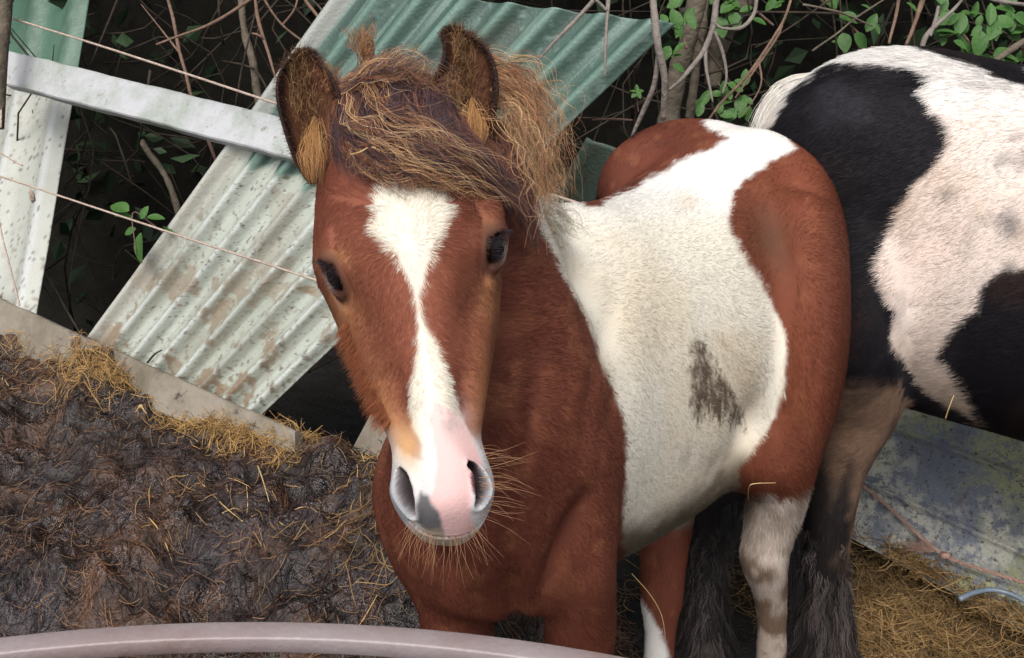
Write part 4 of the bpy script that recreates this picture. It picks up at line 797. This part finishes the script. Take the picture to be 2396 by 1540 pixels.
ear_hair(frL, [(735, 322, 1.05, 30, 95, 170), (740, 290, 1.05, 22, 90, 60)]); ear_hair(frR, [(1114, 272, 1.055, 30, 74, 170), (1104, 240, 1.055, 20, 70, 60)])
# --- forelock, mane, whiskers
def HP(px, py, lift, D=None):
    h, n = cast(ht, px, py)
    if h is None or D is not None: return P(px, py, (D or 1.06))
    d = nrm(C0 - h); return h + d * lift
def gl(pts): return np.array([HP(*p) for p in pts])
def long_hair(name, sets, parent, mat=m_mane, rad=.00024):
    A, Cc, Rr = [], [], []
    for g, n, spread, wav, cols in sets:
        q = strands(g, n, spread, wav, 22); ci = np.repeat(rng.integers(0, len(cols), n // 6 + 1), 6)[:n]; sw = rng.random(n) < .25; ci[sw] = rng.integers(0, len(cols), sw.sum()); c = np.array([cols[k_] for k_ in ci]) * rng.uniform(.6, 1.35, (n, 1)); A.append(q); Cc.append(c); Rr.append(np.full(n, rad) * rng.uniform(.7, 1.4, n))
    q = np.concatenate(A); return curves(name, q, np.concatenate(Rr), np.concatenate(Cc), mat, parent)
DK = (.050, .030, .034); PU = (.085, .055, .062); RD = (.19, .075, .042); GD = (.36, .19, .09); BL = (.50, .32, .17)
crown = [gl([(850, 205, .01, 1.10), (800, 240, .022), (785, 300, .018), (782, 350, .008), (790, 395, .004)]),
         gl([(880, 190, .01, 1.09), (835, 225, .035), (815, 290, .030), (830, 370, .014), (850, 430, .006)]),
         gl([(910, 180, .01, 1.09), (880, 215, .040), (860, 290, .035), (900, 370, .022), (960, 430, .008)]),
         gl([(950, 175, .01, 1.09), (930, 205, .042), (920, 280, .038), (1000, 370, .026), (1080, 440, .010)]),
         gl([(990, 175, .01, 1.09), (980, 205, .042), (980, 270, .038), (1060, 370, .030), (1160, 450, .012)]),
         gl([(1020, 185, .01, 1.09), (1030, 220, .036), (1040, 290, .034), (1110, 370, .030), (1215, 470, .0, 1.03)]),
         gl([(1050, 240, .01, 1.09), (1080, 290, .034), (1130, 350, .0, 1.02), (1190, 420, .0, 1.03), (1235, 500, .0, 1.05)])]
sweep = [gl([(815, 235, .03, 1.06), (830, 300, .036), (930, 350, .034), (1060, 400, .026), (1190, 468, .0, 1.01)]),
         gl([(850, 210, .03, 1.06), (870, 280, .042), (980, 330, .038), (1100, 390, .028), (1220, 480, .0, 1.03)]),
         gl([(900, 195, .03, 1.06), (930, 260, .044), (1030, 320, .038), (1130, 380, .0, 1.0), (1235, 490, .0, 1.04)])]
low = [gl([(800, 340, .016), (840, 385, .012), (900, 420, .010), (950, 440, .006)]), gl([(850, 345, .024), (920, 395, .016), (1020, 430, .012), (1110, 462, .006)]), gl([(920, 350, .028), (1010, 400, .018), (1110, 440, .012), (1200, 485, .0, 1.03)])]
mane_r = [gl([(1060, 190, 0, 1.12), (1150, 180, 0, 1.12), (1215, 240, 0, 1.12), (1240, 330, 0, 1.12), (1235, 420, 0, 1.12), (1240, 520, 0, 1.11)]),
          gl([(1080, 170, 0, 1.15), (1180, 170, 0, 1.15), (1245, 250, 0, 1.15), (1262, 340, 0, 1.15), (1262, 420, 0, 1.15), (1275, 480, 0, 1.15)]),
          gl([(1080, 260, 0, 1.09), (1160, 290, 0, 1.08), (1200, 370, 0, 1.07), (1225, 450, 0, 1.07), (1240, 540, 0, 1.08)])]
mane_d = [gl([(1090, 240, 0, 1.13), (1160, 300, 0, 1.12), (1210, 400, 0, 1.11), (1240, 500, 0, 1.12), (1250, 590, 0, 1.13)]), gl([(1080, 280, 0, 1.10), (1140, 340, 0, 1.08), (1185, 430, 0, 1.07), (1225, 520, 0, 1.09)])]
tuft = [gl([(850, 190, 0, 1.09), (842, 140, 0, 1.08), (818, 90, 0, 1.07), (812, 60, 0, 1.07)]), gl([(872, 190, 0, 1.09), (866, 130, 0, 1.08), (862, 90, 0, 1.08), (872, 50, 0, 1.08)])]
tuft2 = [gl([(790, 230, 0, 1.08), (768, 180, 0, 1.07), (766, 140, 0, 1.07)]), gl([(810, 230, 0, 1.08), (785, 190, 0, 1.07), (776, 160, 0, 1.07)])]
top_f = [gl([(800, 200, 0, 1.07), (900, 150, 0, 1.07), (980, 160, 0, 1.07), (1060, 200, 0, 1.06)]), gl([(820, 210, 0, 1.06), (900, 175, 0, 1.05), (990, 185, 0, 1.05), (1070, 250, 0, 1.05)])]
long_hair('forelock', [(crown, 6000, .0040, .0022, [DK, DK, DK, PU, PU, RD]), (sweep, 260, .012, .006, [RD, RD, GD, BL, PU, PU]), (low, 340, .009, .005, [RD, RD, GD, BL, DK]), (tuft, 160, .004, .004, [RD, GD, GD]), (tuft2, 130, .005, .004, [RD, GD]), (top_f, 260, .012, .007, [RD, GD, BL, PU])], foal)
long_hair('mane', [(mane_r, 640, .021, .008, [GD, GD, BL, BL, RD, RD]), (mane_d, 2000, .006, .003, [DK, PU, RD, RD])], foal)
wtuft = [np.array([P(1235, 470, 1.30), P(1270, 475, 1.29), P(1310, 500, 1.30), P(1350, 530, 1.32)]), np.array([P(1245, 500, 1.27), P(1270, 520, 1.26), P(1290, 560, 1.27), P(1320, 600, 1.29)])]
long_hair('mane', [(wtuft, 900, .010, .004, [(.72, .68, .6), (.62, .55, .42)])], foal, rad=.0004)
wg = [np.array([P(1255, 440, 1.22), P(1290, 410, 1.20), P(1310, 395, 1.2)]), np.array([P(1250, 450, 1.22), P(1290, 450, 1.20), P(1320, 470, 1.2)])]
long_hair('mane', [(wg, 70, .006, .008, [GD, BL])], foal)
W_ = []; 
for _ in range(70):
    a = rng.uniform(0, 1); px = 960 + 165 * a; py = 1215 + 50 * math.sin(math.pi * min(1, max(0, a))) + rng.normal() * 8; h, n = surf(px, py); L = rng.uniform(.012, .036); d = nrm(n * .5 + CR * (a - .45) * 1.0 - CU * .8 + rng.normal(size=3) * .22); W_.append([h, h + d * L * .5, h + d * L - CU * .006 + rng.normal(size=3) * .004])
for _ in range(38):
    px, py = rng.uniform(1120, 1150), rng.uniform(1040, 1230); h, n = surf(px, py); L = rng.uniform(.02, .055); d = nrm(n * .5 + CR * 1.0 + CU * rng.uniform(-.5, .25)); W_.append([h, h + d * L * .5, h + d * L - CU * rng.uniform(-.006, .012)])
q = np.array([cr(np.array(w), 7) for w in W_]); curves('whiskers', q, np.full(len(q), .00016), np.array([.36, .19, .10]) * rng.uniform(.5, 1.3, (len(q), 1)), m_mane, foal)
# longer jaw fringe on the shaded side
J = []
for _ in range(1400):
    t = rng.random(); px = np.interp(t, [0, .5, 1], [803, 842, 900]); py = np.interp(t, [0, .5, 1], [755, 850, 985]); h, n = surf(px + rng.uniform(0, 14), py); d = nrm(-CR * .5 - CU * .9 + n * .3 + rng.normal(size=3) * .2); L = rng.uniform(.008, .022); J.append([h, h + d * L * .5, h + d * L])
q = np.array([cr(np.array(w), 4) for w in J]); curves('jaw_fringe', q, np.full(len(q), .00022), np.array([.22, .075, .035]) * rng.uniform(.5, 1.4, (len(q), 1)), m_fur, foal)

# ================================================================== MARE
mo, mh = (.52, 1.98), (.94, -.34)
mrows = [(-.03, 0, .09, 1.10, .90), (.02, 0, .16, 1.17, .80), (.08, 0, .215, 1.215, .70), (.16, 0, .245, 1.245, .62), (.26, 0, .262, 1.250, .57), (.38, 0, .27, 1.235, .55), (.52, 0, .285, 1.215, .535), (.70, 0, .305, 1.19, .50), (.9, 0, .315, 1.18, .47), (1.08, 0, .29, 1.20, .47), (1.22, 0, .24, 1.24, .50), (1.34, 0, .18, 1.22, .56), (1.42, 0, .11, 1.14, .66)]
MT = trunk(mo, mh, mrows)
mp = [MT]
mhn = [(1960, 420, 1.98, 135, .15), (1985, 600, 1.92, 140, .16), (1990, 740, 1.92, 128, .15), (2000, 860, 1.95, 112, .11), (2012, 950, 1.98, 94, .08), (1990, 1030, 2.0, 70, .06), (1962, 1100, 2.03, 62, .055), (1945, 1180, 2.06, 58, .055), (1936, 1270, 2.09, 52, .042), (1930, 1370, 2.12, 48, .036), (1932, 1450, 2.15, 54, .040), (1938, 1540, 2.17, 60, .05)]
mp.append(limb(mhn, 22, 44)); mk = P(1938, 1540, 2.17)
mfn = [(1760, 800, 2.34, 110, .10), (1710, 1000, 2.33, 86, .09), (1690, 1110, 2.31, 64, .06), (1672, 1200, 2.30, 54, .05), (1658, 1290, 2.30, 44, .036), (1652, 1380, 2.30, 42, .034), (1648, 1450, 2.30, 48, .04), (1650, 1520, 2.30, 54, .05)]
mp.append(limb(mfn, 20, 30)); mk2 = P(1650, 1520, 2.30)
mh3 = np.array([.94, -.34, 0]); mL = np.array([-.34, -.94, 0]); mO = np.array([.52, 1.98, 0])
def mpt(s_, l_, z_): p = mO + mh3 * s_ + mL * l_; return (p[0], p[1], z_)
# fore legs, neck and head (the mare faces out of the photo to the right)
for l_ in (-.15, .15): mp.append(wlimb([(*mpt(1.18, l_, .68), .11), (*mpt(1.20, l_, .50), .075), (*mpt(1.21, l_, .30), .055), (*mpt(1.21, l_, .12), .036), (*mpt(1.21, l_, .02), .045), (*mpt(1.24, l_, -.05), .05)]))
mp.append(wlimb([(*mpt(1.15, 0, 1.0), .22), (*mpt(1.40, 0, 1.15), .17), (*mpt(1.60, 0, 1.32), .125), (*mpt(1.75, 0, 1.42), .10)]))
mp.append(wlimb([(*mpt(1.72, 0, 1.46), .085), (*mpt(1.82, 0, 1.38), .095), (*mpt(1.95, 0, 1.22), .065), (*mpt(2.04, 0, 1.09), .058), (*mpt(2.07, 0, 1.05), .04)]))
for l_ in (-.05, .05): mp.append(wlimb([(*mpt(1.71, l_, 1.50), .03), (*mpt(1.70, l_ * 1.2, 1.56), .026), (*mpt(1.71, l_ * 1.2, 1.63), .006)], 10, 10))
MV, MF = remesh(mp, .009, 26, .5); MN = vnormals(MV, MF)
mx, my = proj(MV); MV += MN * (-.012 * blob(mx, my, 2180, 560, 60, 120, 20) - .01 * blob(mx, my, 2080, 760, 30, 120, -20) + .008 * blob(mx, my, 2010, 300, 70, 50))[:, None] * (np.sum(MN * nrm(C0 - MV), 1) > 0)[:, None]; MN = vnormals(MV, MF)
MB1 = [(1818, 285), (1850, 220), (1890, 185), (1960, 153), (2040, 150), (2110, 160), (2172, 168), (2176, 195), (2160, 225), (2185, 262), (2222, 300), (2222, 345), (2185, 395), (2150, 430), (2120, 480), (2095, 530), (2070, 580), (2052, 625), (2062, 680), (2095, 735), (2080, 790), (2110, 845), (2160, 905), (2215, 950), (2290, 985), (2396, 1040), (2600, 1200), (2600, 1500), (2200, 1500), (2110, 925), (2000, 905), (1900, 905), (1750, 900), (1700, 500), (1760, 330)]
MB2 = [(2420, 620), (2340, 640), (2300, 665), (2290, 730), (2240, 765), (2215, 800), (2195, 830), (2225, 862), (2245, 890), (2265, 945), (2330, 1010), (2420, 1100), (3400, 1300), (3400, 500)]
MB3 = [(2172, 117), (2220, 135), (2290, 165), (2360, 190), (2430, 210), (2430, 60), (2172, 60)]
def mare_col(p, n, hair=False):
    x, y = proj(p); j = 10 if hair else 4; x = x + j * noise(p, 70, 1) + 12 * fbm(p, 16, 2, 51); y = y + j * noise(p, 70, 2) + 12 * fbm(p, 16, 2, 52)
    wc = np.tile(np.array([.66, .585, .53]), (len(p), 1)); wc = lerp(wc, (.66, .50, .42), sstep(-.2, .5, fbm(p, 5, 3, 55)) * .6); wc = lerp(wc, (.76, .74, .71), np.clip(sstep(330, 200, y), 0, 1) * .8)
    wc = lerp(wc, (.25, .22, .21), np.clip(sstep(.42, .7, fbm(p, 17, 3, 58)) + sstep(.5, .62, noise(p, 34, 59)) * .5, 0, 1) * .6); wc = lerp(wc, (.42, .28, .17), np.clip(sstep(720, 950, y) * .55 + blob(x, y, 2100, 480, 40, 50) * .5 + blob(x, y, 2215, 420, 60, 60) * .25 + sstep(.15, .5, fbm(p, 8, 4, 57)) * .35, 0, 1))
    wc = lerp(wc, (.10, .09, .09), np.clip(blob(x, y, 2372, 530, 34, 34) + blob(x, y, 2378, 322, 14, 12) + blob(x, y, 2215, 455, 22, 14) * .8, 0, 1) * .7)
    bc = np.tile(np.array([.010, .009, .011]), (len(p), 1)); bc = lerp(bc, (.028, .015, .014), sstep(-.1, .5, fbm(p, 6, 3, 61)) * .7); bc = lerp(bc, (.035, .032, .040), sstep(.1, .6, fbm(p, 12, 3, 62)) * .5)
    b = np.clip(mask(x, y, MB1, 7) + mask(x, y, MB2, 7) + mask(x, y, MB3, 5), 0, 1); col = wc * (1 - b[:, None]) + bc * b[:, None]
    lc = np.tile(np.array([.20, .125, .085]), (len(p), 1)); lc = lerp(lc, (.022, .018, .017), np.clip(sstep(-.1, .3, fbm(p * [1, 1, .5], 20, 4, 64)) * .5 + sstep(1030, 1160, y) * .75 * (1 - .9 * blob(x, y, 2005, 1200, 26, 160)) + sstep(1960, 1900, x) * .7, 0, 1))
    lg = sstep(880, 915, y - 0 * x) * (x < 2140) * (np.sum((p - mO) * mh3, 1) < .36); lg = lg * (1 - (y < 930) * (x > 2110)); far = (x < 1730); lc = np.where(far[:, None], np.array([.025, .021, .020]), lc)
    return lerp(col, 0, lg) + lc * lg[:, None]
mare = empty('pony', (.9, 1.9, -.06)); tag(mare, 'larger black and white pony standing behind the foal, rump to the left and head out of frame', 'pony')
mare['label'] = 'larger black and white pony behind the foal, its head out of frame to the right'
link('body', mesh('body', MV, MF, True, mare_col(MV, MN)), m_skin, mare)
def mare_flow(p, n):
    x, y = proj(p); f = np.tile(-mh3 * .8 + np.array([0, 0, -.5]), (len(p), 1)); low = sstep(.55, .40, p[:, 2])[:, None]
    st = sstep(0, .5, noise(p, 3, 71))[:, None] * np.array([0, 0, -.5]); return nrm(f * (1 - low) + low * np.array([0, -.1, -1]) + st)
fur('coat', MV, MF, 230000, lambda c, n: np.where(np.sum(n * nrm(C0 - c), 1) > -.25, 1.0, .12) * np.where(c[:, 0] > 1.35, .15, 1), mare_flow, mare_col,
    lambda p, n: .0145 + .016 * sstep(1.19, 1.24, p[:, 2]) + .006 * noise(p, 5, 3) + .012 * sstep(.4, .3, p[:, 2]), .00042, m_fur, mare, .22, .32)
def cg(pts): return np.array([P(*p) for p in pts])
tail_r = [cg([(1905, 175, 2.12), (1840, 195, 2.10), (1795, 240, 2.07), (1770, 300, 2.05)]), cg([(1890, 190, 2.05), (1840, 215, 2.02), (1800, 260, 2.0), (1780, 330, 1.98)]), cg([(1870, 215, 2.0), (1840, 240, 1.98), (1815, 290, 1.96), (1800, 340, 1.95)])]
tail_l = [cg([(1775, 280, 2.12), (1770, 500, 2.15), (1790, 800, 2.15), (1830, 1100, 2.15), (1850, 1300, 2.17), (1860, 1500, 2.2)]), cg([(1800, 280, 2.08), (1830, 500, 2.10), (1860, 800, 2.10), (1885, 1100, 2.10), (1895, 1300, 2.12), (1900, 1480, 2.14)])]
long_hair('tail', [(tail_r, 3000, .007, .001, [(.74, .71, .66), (.66, .62, .55)]), (tail_l, 1800, .012, .006, [(.022, .02, .022), (.05, .045, .05)])], mare, rad=.0005)
fx, fy = proj(MV); fsel = np.where((fy > 1230) & (fy < 1620) & (fx < 2100) & (MV[:, 2] < .42) & (MV[:, 2] > -.05))[0]
FP, FC = [], []
wgt = sstep(1230, 1430, fy[fsel]) + .08; wgt /= wgt.sum()
for i in np.concatenate([rng.choice(fsel, 1100, p=wgt), rng.choice(fsel[fx[fsel] < 1750], 420)]):
    L = .025 + .055 * float(sstep(1250, 1480, fy[i])); n0 = MN[i]; d0 = nrm(np.array([0, -.05, -1.0]) + n0 * .42 + rng.normal(size=3) * .12); ph = rng.uniform(0, 6.3); am = rng.uniform(.002, .007); side = nrm(np.cross(n0, d0)); cc_ = np.array([(.022, .019, .019), (.022, .019, .02), (.11, .09, .085), (.045, .034, .03)][rng.integers(0, 4)])
    t = np.linspace(0, 1, 12)[:, None]
    for k in range(9):
        p0 = MV[i] + rng.normal(size=3) * .003; LL = L * rng.uniform(.7, 1.15); c_ = p0 + d0 * t * LL + np.array([0, 0, -1.0]) * t * t * LL * .3 + side * np.sin(t * 9 + ph + rng.normal() * .2) * am * (t + .2) + rng.normal(size=3) * .004 * t
        FP.append(c_); FC.append(cc_ * rng.uniform(.6, 1.4))
curves('feather', np.array(FP), np.full(len(FP), .00045), np.array(FC), m_mane, mare)
hang = [cg([(1690, 1190, 2.2), (1688, 1250, 2.2), (1680, 1330, 2.2)]), cg([(1735, 1170, 2.2), (1730, 1250, 2.2), (1715, 1320, 2.2)])]
long_hair('tail', [(hang, 130, .006, .003, [(.02, .018, .016)])], mare, rad=.0005)
for k_ in (mk, mk2, np.array(mpt(1.25, .15, 0)), np.array(mpt(1.25, -.15, 0))):
    a = np.linspace(0, 2 * np.pi, 20, endpoint=False); rr = []; x_, y_ = k_[0], k_[1]
    for z_, r_, o_ in ((-.09, .056, -.01), (-.06, .054, -.01), (-.02, .046, -.0), (.0, .03, .0)): rr.append(np.stack([x_ + np.cos(a) * r_ * .92, y_ + o_ + np.sin(a) * r_, np.full(20, z_)], 1))
    v, f = loft(rr); link('hoof', mesh('hoof', v, f), m_hoof, mare)

# ================================================================== foreground rail, lichen sheet, rope, hoop
m_rail = noise_mat('galvanised', [(.25, (.11, .065, .05)), (.45, (.21, .16, .155)), (.8, (.28, .245, .255))], 9, .42, .5, .12, 160)
fr_ = empty('ring_feeder', (-.267, -.575, 0)); tag(fr_, 'curved pinkish grey metal top rail of a ring feeder across the foreground', 'feeder')
Rr = 1.42; ang = np.linspace(0, 2 * np.pi, 200, endpoint=False); prof = []
for a in np.linspace(0, 2 * np.pi, 16, endpoint=False):
    c, s_ = math.cos(a), math.sin(a); prof.append((np.sign(c) * abs(c) ** .3 * .0135, np.sign(s_) * abs(s_) ** .3 * .0105))
rv = [];
for t in ang:
    o = np.array([-.267, -.575, .841]); d = np.array([math.cos(t), math.sin(t), 0]); rv.append([o + d * (Rr - .016 + u) + np.array([0, 0, w]) for u, w in prof])
rv.append(rv[0]); v, f = loft(rv, cap=False); link('top_rail', mesh('top_rail', v, f), m_rail, fr_)
for k in range(12):
    t = math.radians(97 + k * 30); c = np.array([-.267 + math.cos(t) * (Rr - .016), -.575 + math.sin(t) * (Rr - .016)]); v, f = tube([(*c, -.03), (*c, .4), (*c, .818)], [.013] * 3, 10, 6); link('upright_bar', mesh('upright_bar', v, f), m_rail, fr_)
for z_ in (.12, .45):
    rv = [];
    for t in ang:
        d = np.array([math.cos(t), math.sin(t), 0]); rv.append([np.array([-.267, -.575, z_]) + d * (Rr - .016 + .034 + u * .8) + np.array([0, 0, w * .8]) for u, w in prof])
    rv.append(rv[0]); v, f = loft(rv, cap=False); link('hoop_rail', mesh('hoop_rail', v, f), m_rail, fr_)
# lichen covered sheet lying on the ground behind the mare
def lich(v, seed=0):
    c = np.tile(np.array([.15, .17, .20]), (len(v), 1)); c = lerp(c, (.26, .28, .32), sstep(-.3, .4, fbm(v, 9, 4, seed + 1)))
    a = sstep(.02, .12, fbm(v, 9, 5, seed + 2, .62)); c = lerp(c, (.40, .43, .26), a * .85); b = sstep(.05, .14, fbm(v, 12, 5, seed + 3, .62)); c = lerp(c, (.60, .60, .54), b * .9)
    d = sstep(.2, .32, fbm(v, 13, 5, seed + 4, .6)); c = lerp(c, (.50, .52, .16), d * .8); e = sstep(.3, .5, noise(v, 160, seed + 5)); return lerp(c, (.05, .045, .04), e * .6)
def gp(px, py, z): 
    d = CR * ((px - 1198) / FPX) + CU * ((770 - py) / FPX) + CF; return C0 + d * ((z - CAM_H) / d[2])
m_lich, n, l, b_ = nt('lichen'); t_ = n.new('ShaderNodeTexCoord'); cur = None
def lz(scale, det, lo, hi, w, rough=.7):
    z = n.new('ShaderNodeTexNoise'); z.noise_dimensions = '4D'; z.inputs['W'].default_value = w; z.inputs['Scale'].default_value = scale; z.inputs['Detail'].default_value = det; z.inputs['Roughness'].default_value = rough
    r = n.new('ShaderNodeMapRange'); r.inputs[1].default_value = lo; r.inputs[2].default_value = hi; l.new(t_.outputs['Object'], z.inputs['Vector']); l.new(z.outputs[0], r.inputs[0]); return r.outputs[0]
def lmul(a_, b2_):
    x = n.new('ShaderNodeMath'); x.operation = 'MULTIPLY'; l.new(a_, x.inputs[0]); l.new(b2_, x.inputs[1]); return x.outputs[0]
def lm_(f_, a_, c_):
    x = n.new('ShaderNodeMix'); x.data_type = 'RGBA'; l.new(f_, x.inputs[0])
    if isinstance(a_, tuple): x.inputs[6].default_value = (*a_, 1)
    else: l.new(a_, x.inputs[6])
    x.inputs[7].default_value = (*c_, 1); return x.outputs[2]
cur = lm_(lz(7, 10, .35, .65, 1), (.11, .125, .155), (.20, .22, .265)); cur = lm_(lmul(lz(30, 14, .44, .50, 2, .8), lz(3.5, 5, .42, .52, 12)), cur, (.30, .31, .17)); cur = lm_(lmul(lz(24, 14, .45, .50, 3, .8), lz(4, 5, .45, .54, 13)), cur, (.46, .45, .38))
cur = lm_(lz(26, 14, .60, .63, 4, .8), cur, (.40, .38, .14)); cur = lm_(lz(90, 8, .56, .62, 5), cur, (.07, .06, .05)); cur = lm_(lz(22, 8, .60, .66, 6), cur, (.16, .11, .08))
l.new(cur, b_.inputs['Base Color']); b_.inputs['Roughness'].default_value = .8
add_bump(n, l, b_, 160, .7, 8, .006)
v, f, uv, s = sheet(gp(1880, 1200, .03), gp(2700, 1640, .03), gp(2010, 800, .42), gp(2800, 1040, .42), 1, .001, nu=220, nv=220, seed=31, warp=.012)
ridge = np.zeros(len(v)); n1 = nrm(np.cross(gp(2700, 1640, .03) - gp(1880, 1200, .03), gp(2010, 800, .42) - gp(1880, 1200, .03))); n1 = n1 if n1[2] > 0 else -n1
for vc in (.30, .62, .93): ridge += np.exp(-((uv[:, 1] - vc) / .018) ** 2)
v = v + n1 * (ridge * .014)[:, None]
tag(link('roofing_sheet', mesh('roofing_sheet', v, f, True), m_lich), 'fallen grey roofing sheet blotched with yellow and white lichen, lying at the lower right', 'roofing sheet')
m_rope = noise_mat('rope', [(.3, (.34, .19, .15)), (.7, (.55, .37, .30))], 70, .85, .2, .6, 300)
rp = empty('rope', gp(2220, 1290, .12)); tag(rp, 'frayed pink rope with a knot lying across the lichen covered sheet', 'rope')
def surfz(px, py): # point on the lichen sheet
    a_ = gp(1880, 1200, .03); return ray_plane(px, py, a_ + n1 * .022, n1)
path = [surfz(*p) for p in ((2005, 1125), (2060, 1170), (2110, 1215), (2160, 1262), (2220, 1305), (2290, 1330), (2360, 1352), (2440, 1375))]
for k in range(3):
    q = cr(np.array(path), 90); t = np.linspace(0, 60, 90) + k * 2.09; q = q + np.stack([np.cos(t), np.sin(t) * .5, np.sin(t)], 1) * .0022; v, f = tube(q, .0023, 6); link('rope_ply', mesh('rope_ply', v, f), m_rope, rp)
v, f = blobmesh(surfz(2210, 1300), (.012, .009, .009), 5); link('knot', mesh('knot', v, f), m_rope, rp)
fr2 = []
for _ in range(60):
    a_ = surfz(2190, 1290); e_ = surfz(2130 + rng.normal() * 20, 1275 + rng.normal() * 10) + np.array([0, 0, .01]) * rng.random(); fr2.append(cr(np.array([a_, (a_ + e_) / 2 + rng.normal(size=3) * .004, e_]), 6))
curves('frayed_end', np.array(fr2), np.full(60, .0007), np.tile([.55, .38, .3], (60, 1)), m_rope, rp)
hp = [gp(x, y, .10) for x, y in ((2245, 1402), (2275, 1388), (2320, 1380), (2370, 1392), (2420, 1420))]
m_blue = noise_mat('plastic_hoop', [(.3, (.10, .13, .17)), (.7, (.20, .25, .30))], 20, .3, .5, .1, 60)
v, f = tube(hp, .006, 8, 30); tag(link('pipe_offcut', mesh('pipe_offcut', v, f), m_blue), 'short curved bluish plastic pipe half buried in straw at the lower right', 'pipe')

# ================================================================== small loose things
def stalk(label, pts, r, mat, name='straw_stalk', cat='straw'):
    v, f = tube(pts, np.linspace(r, r * .6, len(pts)), 6, 16); return tag(link(name, mesh(name, v, f), mat), label, cat)
m_stalk = noise_mat('dry_stalk', [(.3, (.36, .23, .09)), (.7, (.55, .40, .20))], 40, .6, .3, .2, 100)
f0 = HP(905, 340, .048); stalk("short pale bit of straw caught in the foal's forelock", [HP(822, 362, .040), HP(842, 356, .050), HP(860, 346, .045)], .0011, m_stalk)
bb = bvh(BV, BF)
def BP(px, py, lift, tree=bb):
    h, n = cast(tree, px, py); return P(px, py, 1.9) if h is None else h + nrm(C0 - h) * lift
stalk('bent golden straw hooked on the belly just in front of the foal\'s hind leg', [BP(1751, 1172, .012), BP(1752, 1142, .022), BP(1765, 1132, .024), BP(1815, 1130, .022)], .0011, m_stalk)
stalk('long curved golden straw lying against the foal\'s far hind leg', [P(1478, 1342, 1.86), P(1520, 1390, 1.86), P(1548, 1440, 1.87), P(1558, 1500, 1.88)], .0010, m_stalk)
stalk('single thin straw stuck upright in the pony\'s black belly', [P(2212, 980, 1.70), P(2222, 950, 1.69), P(2232, 925, 1.69)], .0010, m_stalk)
hp_ = [heap_pt(615, 1120), heap_pt(632, 1180), heap_pt(640, 1200)]
for lb, pts in (('long pale straw standing out of the muck in the middle of the heap', [(608, 1096), (622, 1140), (636, 1192)]), ('long pale straw crossing the muck left of the foal\'s chest', [(480, 1140), (530, 1195), (575, 1238)]), ('pale straw stalk slanting in the muck above the rail at far left', [(172, 1190), (160, 1225), (150, 1250)])):
    stalk(lb, [heap_pt(*p) + np.array([0, -.012, .014 + .006 * k]) for k, p in enumerate(pts)], .0016, m_stalk)
q0 = [on_fence(*p) + FPN * .035 for p in ((368, 858), (385, 838), (402, 828))]; m_dark = noise_mat('charred_stick', [(.3, (.012, .012, .012)), (.7, (.04, .035, .03))], 30, .8, .2, .3, 80)
stalk('short black stick lying on the pale foot of the big corrugated sheet', q0, .0028, m_dark, 'stick', 'stick')
hk = heap_pt(340, 965); hu = []
for k in range(9):
    t = k / 8; hu.append([hk + np.array([.030 * t - .015, -.02 + .008 * math.sin(t * 5), .012 + .012 * math.sin(t * 3.1) + u]) for u in (-.006 * math.sin(math.pi * t), 0, .006 * math.sin(math.pi * t))])
gv_, gf_ = [p for r_ in hu for p in r_], [(i * 3 + j, i * 3 + j + 1, i * 3 + j + 4, i * 3 + j + 3) for i in range(8) for j in (0, 1)]
ob_ = link('dry_husk', mesh('dry_husk', np.array(gv_), gf_), m_stalk); sm_ = ob_.modifiers.new('thick', 'SOLIDIFY'); sm_.thickness = .0012
tag(ob_, 'small curled pale husk lying near the top edge of the muck heap', 'husk')

ea, eb = gp(1960, 1235, .03), gp(2560, 1560, .03); n = 2600; u = rng.random((n, 1)); xy = (ea[:2] * (1 - u) + eb[:2] * u) + rng.normal(size=(n, 2)) * .028 + np.array([0, .012])
cc = np.array([.27, .165, .065]) * rng.uniform(.25, 1.5, (n, 1)); xk = noise(np.column_stack([xy, 0 * xy[:, 0]]), 8, 93) + .25 * rng.normal(size=n) > -.15
put('loose_straw', [litter('s', xy[xk], cc[xk], .055, .0007, m_straw, .015, bend=.8, zf=lambda x, y: 0 * x + .04)], 'loose straw spilling over the near edge of the lichen covered roofing sheet', 'straw', m_straw)
